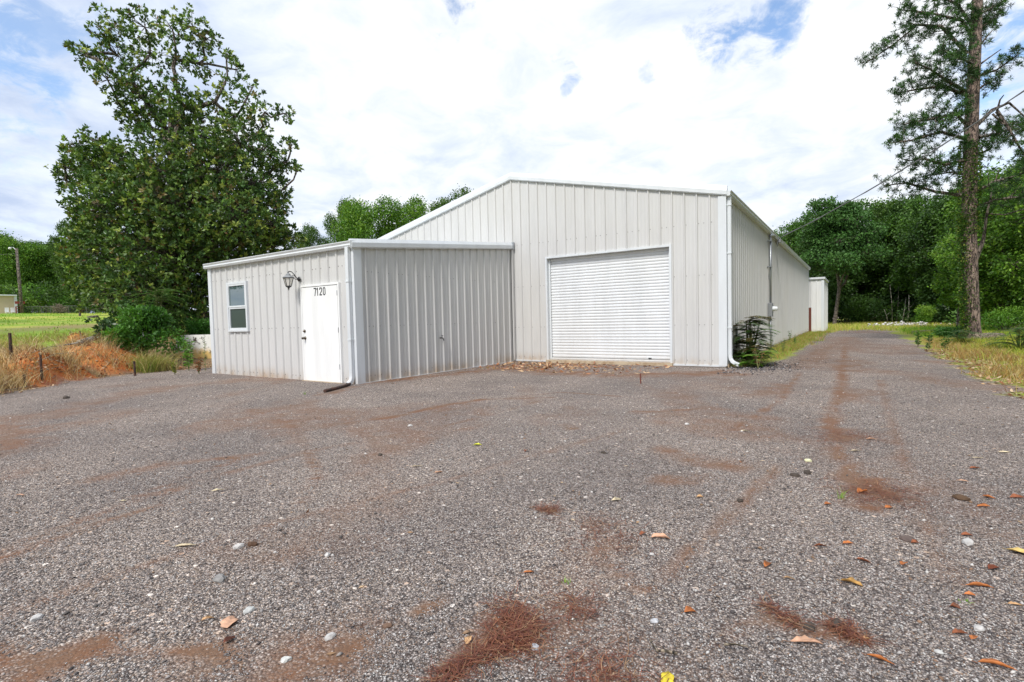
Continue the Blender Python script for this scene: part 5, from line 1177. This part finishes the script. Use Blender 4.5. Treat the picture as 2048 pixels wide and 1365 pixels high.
# pine straw
def straw(name, strokes, label, n=900, ln=.10):
    P = []
    for pts, w, k in strokes:
        Q = [G(a, b) for a, b in pts]
        for _ in range(k):
            i = rng.integers(len(Q)-1) if len(Q) > 1 else 0; t = rng.random(); c = Q[i]*(1-t)+Q[min(i+1, len(Q)-1)]*t; P.append(c+np.array([rng.normal()*w, rng.normal()*w, 0]))
    P = np.array(P); P[:, 2] = H(P[:, 0], P[:, 1])+rng.uniform(.004, .02, len(P)); n = len(P); a = rng.uniform(0, 6.28, n); d_ = np.stack([np.cos(a), np.sin(a), rng.normal(size=n)*.15], 1)
    s = np.stack([-np.sin(a), np.cos(a), np.zeros(n)], 1); l = ln*rng.uniform(.4, 1.1, n)[:, None]; w = .0013; bow = s*rng.normal(size=(n, 1))*.012
    Vv = np.stack([P-s*w, P+s*w, P+d_*l*.5+bow+s*w, P+d_*l*.5+bow-s*w, P+d_*l+s*w*.3, P+d_*l-s*w*.3], 1).reshape(-1, 3); k = np.arange(n)[:, None]*6
    Ff = np.concatenate([k+np.array([0,1,2,3]), k+np.array([3,2,4,5])], 0); cc = np.repeat(np.concatenate([pal(n, [(.20, .065, .035), (.27, .11, .055), (.14, .045, .03), (.36, .22, .12)], .15, [.35, .28, .27, .10]), np.ones((n, 1))], 1), 6, 0)
    tag(np_mesh(name, Vv, Ff, M_deadleaf, None, cc), label, 'pine straw', None, 'stuff')
straw('pine_straw', [([(1015,1215),(1050,1265),(1010,1285)], .05, 1000), ([(1000,1295),(930,1325),(880,1365)], .022, 330), ([(1140,1190),(1160,1230)], .05, 160)], 'tangled patch of red-brown pine straw on the gravel at bottom centre')
straw('pine_straw', [([(1530,1210),(1600,1250)], .018, 160), ([(1660,1245),(1720,1275)], .02, 200), ([(1150,1340),(1260,1365)], .08, 250)], 'wisps of pine straw on the gravel at bottom right')
straw('pine_straw', [([(1700,985),(1780,975),(1750,1000)], .14, 700), ([(1660,880),(1710,870)], .2, 500), ([(1085,1022),(1110,1022)], .035, 160), ([(1180,1040),(1230,1090)], .12, 260)], 'loose reddish pine straw patches beside the tyre track')

def leaf_obj(px, py, lp, col, label, group=None, curl=.3, aspect=.42, ang=None, up=.0, px2=None, name='fallen_leaf', cat='leaf'):
    """one dead leaf with a midrib fold; lp = length in photo pixels"""
    c = G(px, py); c[2] = Hs(c[0], c[1])+.004; dist = np.dot(c-CAM, FW); Ln = lp*dist/F_PX
    a = rng.uniform(0, 6.28) if ang is None else ang
    d_ = np.array([math.cos(a), math.sin(a), 0]); 
    if ang is not None: d_ = rt*math.cos(a)+fw*math.sin(a)
    s = np.array([-d_[1], d_[0], 0]); n = 9; Vv = []; cols = []; ph0 = rng.normal()*.5; ar0 = rng.uniform(-.01, .06); wv_ = rng.normal(size=9); tw0 = rng.normal()*.35; asym = rng.uniform(.4, 1.2, 2); bl = rng.integers(2, 8); bs = rng.uniform(.35, .8)
    col = np.array(col)
    for i in range(n):
        t = i/(n-1); w = Ln*aspect*(math.sin(math.pi*min(1, t**.85))**.8)*.5+.0005; arch = math.sin(math.pi*t+ph0)*Ln*ar0+up*t*t*Ln; w *= 1+wv_[i]*.16
        for j in (-1, -.5, 0, .5, 1):
            z = abs(j)**1.5*w*2*curl*asym[0 if j < 0 else 1]+arch+j*w*tw0*(t-.5)*2+rng.normal()*Ln*.008; z = max(z, 0); Vv.append(c+d_*(t-.5)*Ln+s*j*w*(1-curl*.35*abs(j))+zz_*(z+.003)); k_ = (1+rng.normal()*.16)*(bs if i >= bl and j*wv_[0] >= -.2 else 1); cols.append(np.append(np.clip(col*(k_*(.82 if j == 0 else 1)), 0, .95), 1))
    Ff = [(i*5+j, i*5+j+1, (i+1)*5+j+1, (i+1)*5+j) for i in range(n-1) for j in range(4)]
    # stalk
    b0 = len(Vv); e = c-d_*Ln*.5
    for q in (e-s*.0012, e+s*.0012, e-d_*Ln*.16+s*.001+zz_*.004, e-d_*Ln*.16-s*.001+zz_*.004): Vv.append(q); cols.append(np.append(col*.6, 1))
    Ff.append((b0, b0+1, b0+2, b0+3))
    Vv = np.array(Vv); ctr = c.copy(); me_o = np_mesh(name, Vv-ctr, Ff, M_deadleaf, None, np.array(cols), smooth=True); me_o.location = tuple(ctr); tag(me_o, label, cat, group)
    sm = me_o.modifiers.new('thickness', 'SOLIDIFY'); sm.thickness = .0012
    return me_o
rng = np.random.default_rng(81)
OR = (.58, .20, .06); BR = (.32, .11, .05); DB = (.20, .06, .03); PK = (.68, .40, .26); YE = (.85, .65, .05); TN = (.66, .40, .20); CR = (.72, .60, .40)
g0 = 'small orange-brown leaves scattered on the gravel'
LV = [(459,1244,44,PK,'large pale tan oval leaf lying flat, biggest leaf at lower left',None,.05,.62,1.9), (416,1240,24,TN,'small curled golden leaf just left of the large tan oval leaf',None,.5,.4,.4), (459,1280,24,DB,'small dark red-brown leaf just below the large tan oval leaf',None,.3,.7,1.0),
      (937,1281,28,TN,'golden tan leaf beside the patch of pine straw',None,.25,.55,1.3), (1335,1356,46,YE,'bright yellow leaf at the bottom edge',None,.08,.62,1.2), (371,1093,40,CR,'long cream leaf lying alone on the left gravel',None,.3,.3,.1),
      (1612,1284,60,PK,'long pink-tan curled leaf, largest at lower right',None,.45,.34,-.25), (1703,1166,38,(.75,.42,.12),'two-tone yellow and orange curled leaf right of centre',None,.4,.5,-.7), (1761,1318,48,OR,'orange leaf rolled like a tube near the bottom edge, left one',None,.8,.26,-.75),
      (1995,1334,60,OR,'long orange rolled leaf in the bottom right corner',None,.8,.28,-.5), (2040,1104,40,(.85,.60,.20),'golden yellow leaf at the right edge',None,.2,.6,-.9), (1959,1172,46,OR,'long slim orange leaf near the right edge',None,.8,.22,-.35),
      (1988,1137,28,DB,'broad dark brown leaf above the long slim orange leaf',None,.35,.6,.2), (2032,1207,26,TN,'small tan curled leaf at the right edge under the slim orange leaf',None,.6,.4,-.4), (1727,1122,26,BR,'narrow dark red leaf above the two-tone leaf',None,.5,.4,-.9),
      (1808,1126,18,OR,'small round orange leaf between the narrow red leaf and the right edge',None,.3,.7,.3), (1920,1267,32,BR,'dark brown cupped leaf, left one of a touching pair at lower right',None,.5,.45,0), (1948,1275,22,OR,'small orange leaf, right one of a touching pair at lower right',None,.4,.6,.4),
      (1321,1077,38,PK,'pinkish tan curled leaf in the middle of the right gravel',None,.6,.3,-.3), (1285,1069,16,BR,'small crumpled rusty leaf left of the pinkish tan leaf',None,.6,.7,.5), (1536,1131,24,OR,'bright orange cupped leaf alone right of centre',None,.4,.7,.6),
      (1579,1158,20,TN,'small golden leaf just below right of the bright orange cupped leaf',None,.3,.4,-.6), (1380,1221,24,OR,'orange-brown cupped leaf at lower centre right',None,.5,.6,0), (1233,1001,22,CR,'cream leaf on the gravel in the middle distance',None,.3,.45,.3),
      (1058,1146,24,OR,'slim orange leaf above the patch of pine straw',None,.5,.35,0), (1640,1093,24,BR,'dark rusty leaf, left one of a level pair right of centre',None,.6,.4,-.1), (1697,1086,22,OR,'rusty orange leaf, right one of a level pair right of centre',None,.6,.45,-.1),
      (1967,1010,26,OR,'orange cupped leaf below the dark clod near the right edge',None,.5,.45,0), (1978,992,20,OR,'crumpled orange leaf just above the cupped one near the right edge',None,.6,.6,-.8), (2035,992,28,BR,'dark red leaf at the right edge in the middle distance',None,.5,.35,-.2),
      (1934,1071,22,BR,'red-brown leaf above a white stone near the right edge',None,.5,.4,-.2), (1911,1215,18,BR,'small dark leaf left of the tan leaf near the right edge',None,.6,.6,-.7), (1940,1188,20,OR,'small orange leaf below the long slim orange leaf',None,.5,.45,-.3),
      (1830,1085,16,BR,'small rusty leaf resting against a dark clod',None,.5,.6,0), (1656,1008,14,OR,'small round orange leaf below the grass sprout',None,.4,.8,0), (1725,982,26,OR,'crumpled orange leaf on the red-brown straw patch',None,.6,.5,.2), (1778,1012,18,OR,'small orange leaf right below the red-brown straw patch',None,.4,.7,0),
      (1711,901,20,CR,'pale yellow leaf behind the straw patch on the track',None,.4,.3,-.1), (1742,880,18,PK,'pinkish leaf right of the wet patch on the track',None,.4,.35,-.5), (1950,936,20,BR,'red leaf far right on the gravel',None,.4,.4,-.2), (1925,960,22,PK,'pale tan leaf below the red one far right',None,.3,.3,-.3),
      (2010,906,22,CR,'slim cream leaf far right near the verge',None,.3,.25,-.3), (1956,916,20,CR,'small cream leaf left of the slim cream leaf',None,.3,.25,-.1), (41,990,18,PK,'small pinkish leaf at the left edge of the gravel',None,.3,.4,-.1), (436,984,26,CR,'slim tan leaf on the left gravel with a dark tip',None,.4,.25,.1),
      (247,1003,12,CR,'tiny white leaf on the left gravel',None,.2,.5,0), (835,934,22,CR,'slim cream leaf in the middle of the lot',None,.3,.25,.05), (877,946,16,PK,'small tan leaf just right of the slim cream leaf in the middle',None,.3,.5,.1), (955,892,18,(.6,.6,.06),'small yellow-green leaf in the middle of the lot',None,.3,.4,.1),
      (1052,905,14,BR,'small upright rusty leaf in the middle of the lot',None,.7,.6,1.2), (1489,862,18,CR,'pale twig-like leaf on the gravel right of the middle',None,.4,.25,-.5), (1400,996,14,TN,'small tan leaf right of the cream leaf in the middle distance',None,.4,.6,0), (1732,1275+2,14,TN,'tiny golden scrap between the long pink-tan leaf and the cupped brown leaf',None,.4,.6,0)]
for (px, py, lp, col, lb, gr, cu, asp, an) in LV: leaf_obj(px, py, lp, col, lb, gr, cu, asp, an)
# pale stones and dark clods
def rock(px, py, sp, col, label, name='stone', cat='stone', flat=.55, group=None):
    c = G(px, py); c[2] = Hs(c[0], c[1]); S = sp*np.dot(c-CAM, FW)/F_PX/2
    import bmesh
    bm = bmesh.new(); bmesh.ops.create_icosphere(bm, subdivisions=2, radius=1); an = rng.uniform(0, 6.28); ph = rng.uniform(0, 9, 3)
    for v in bm.verts:
        k_ = 1+.18*math.sin(v.co.x*3+ph[0])*math.cos(v.co.y*4+ph[1])+rng.normal()*.05; x, y, z = v.co*k_; y *= .7
        v.co = (S*(x*math.cos(an)-y*math.sin(an)), S*(x*math.sin(an)+y*math.cos(an)), S*flat*z+S*flat*.35)
    me = bpy.data.meshes.new(name); bm.to_mesh(me); bm.free(); me.materials.append(M_stone)
    a = me.attributes.new('col', 'FLOAT_COLOR', 'POINT'); cc = np.array([list(np.clip(np.array(col)*(1+rng.normal()*.14), 0, .95))+[1] for _ in me.vertices], dtype=np.float32); a.data.foreach_set('color', cc.ravel())
    o = link(name, me); o.location = tuple(c); tag(o, label, cat, group); return o
WS = (.48, .46, .44); DK = (.07, .055, .045)
for r_ in [(72,1238,24,WS,'whitish flat stone alone at lower left'), (497,1221,24,(.5,.5,.48),'grey-white stone right of the large tan oval leaf'), (478,1095,22,WS,'elongated pale stone in the left gravel next to a dark clod'), (660,1275,24,WS,'pale flat stone left of the earth streak'),
           (655,1112,16,WS,'small white stone left of centre'), (1936,1085,26,WS,'white flat stone below the red-brown leaf near the right edge'), (1958,1255,24,WS,'white stone beside the touching pair of leaves'), (1303,1107,12,WS,'small white stone below the pinkish tan leaf'), (1309,1238,18,(.5,.5,.52),'round light grey stone left of the orange-brown cupped leaf'),
           (1616,921,14,(.62,.60,.38),'yellowish pebble on the track side'), (1374,850,10,WS,'small bright stone before the roll-up door'), (820,852,10,WS,'small bright stone before the annex side wall'), (1878,1302,16,(.5,.49,.47),'light grey stone near the bottom right'), (1070,1292,22,(.34,.34,.36),'round grey stone on the right of the pine straw'), (572,1318,22,(.55,.55,.52),'pale stone near the bottom left of the earth streak')]:
    rock(*r_)
for r_ in [(1922,994,28,(.10,.06,.035),'dark brown pine cone like clod near the right edge'), (440,1160,30,(.25,.24,.23),'dark-shadowed grey stone left of centre'), (505,1090,22,(.09,.05,.03),'dark brown clod beside the elongated pale stone'), (1480,1002,16,DK,'small dark clod in the middle of the right gravel'), (1615,944,20,DK,'dark clod, right one of two near the yellowish pebble'), (1590,950,18,DK,'dark clod, left one of two near the yellowish pebble'),
           (1620,1252,30,DK,'dark clod on the left pine straw wisp'), (1675,1248,34,DK,'dark clod on the right pine straw wisp'), (1815,1078,30,(.12,.09,.08),'dark clod with a rusty leaf at its side'), (132,797,16,DK,'small dark clod near the left bank'), (760,910,12,DK,'small dark clod in the middle of the lot'), (1207,906,12,DK,'dark pebble right of centre in the middle distance'), (775,1252,22,(.16,.10,.07),'brown clod on the earth streak')]:
    rock(*r_[:5], name='clod', cat='clod', flat=.5)
# twigs
def twig(pts, r, label):
    P = [G(a, b)+zz_*(.012+.008*(i % 2)) for i, (a, b) in enumerate(pts)]; m = MB(); m.tube(P, list(np.linspace(r, r*.5, len(P))), 6); tag(m.build('twig', M_stick, smooth=True), label, 'twig')
twig([(1354,1314),(1330,1312),(1315,1308),(1305,1300),(1300,1285)], .006, 'bent pale twig above the bright yellow leaf')
twig([(1448,1295),(1470,1299),(1494,1299)], .005, 'short straight cream twig left of the long pink-tan leaf')
twig([(1903,1240),(1920,1245),(1938,1252)], .002, 'thin tan twig above the touching pair of leaves')
twig([(1490,862),(1520,872)], .004, 'thin pale twig behind on the right gravel')
# little green sprouts
for i, (px, py, h, lb) in enumerate([(1682,994,.07,'tiny green grass sprout beside the red-brown straw patch'), (1134,1163,.02,'tiny bright green seedling in the bare gravel'), (610,790,.07,'tiny green sprout near the end of the drain pipe'), (1929,1199,.012,'tiny green shoot under the small orange leaf')]):
    p = G(px, py); p[2] = Hs(p[0], p[1]); P = p+rng.normal(size=(16, 3))*np.array([.012, .012, 0])
    blades('grass_sprout', P, h, .004, [(.20, .36, .05), (.3, .42, .08)], lb, 'sprout', .9, kind=None)
print('objects', len(bpy.data.objects))
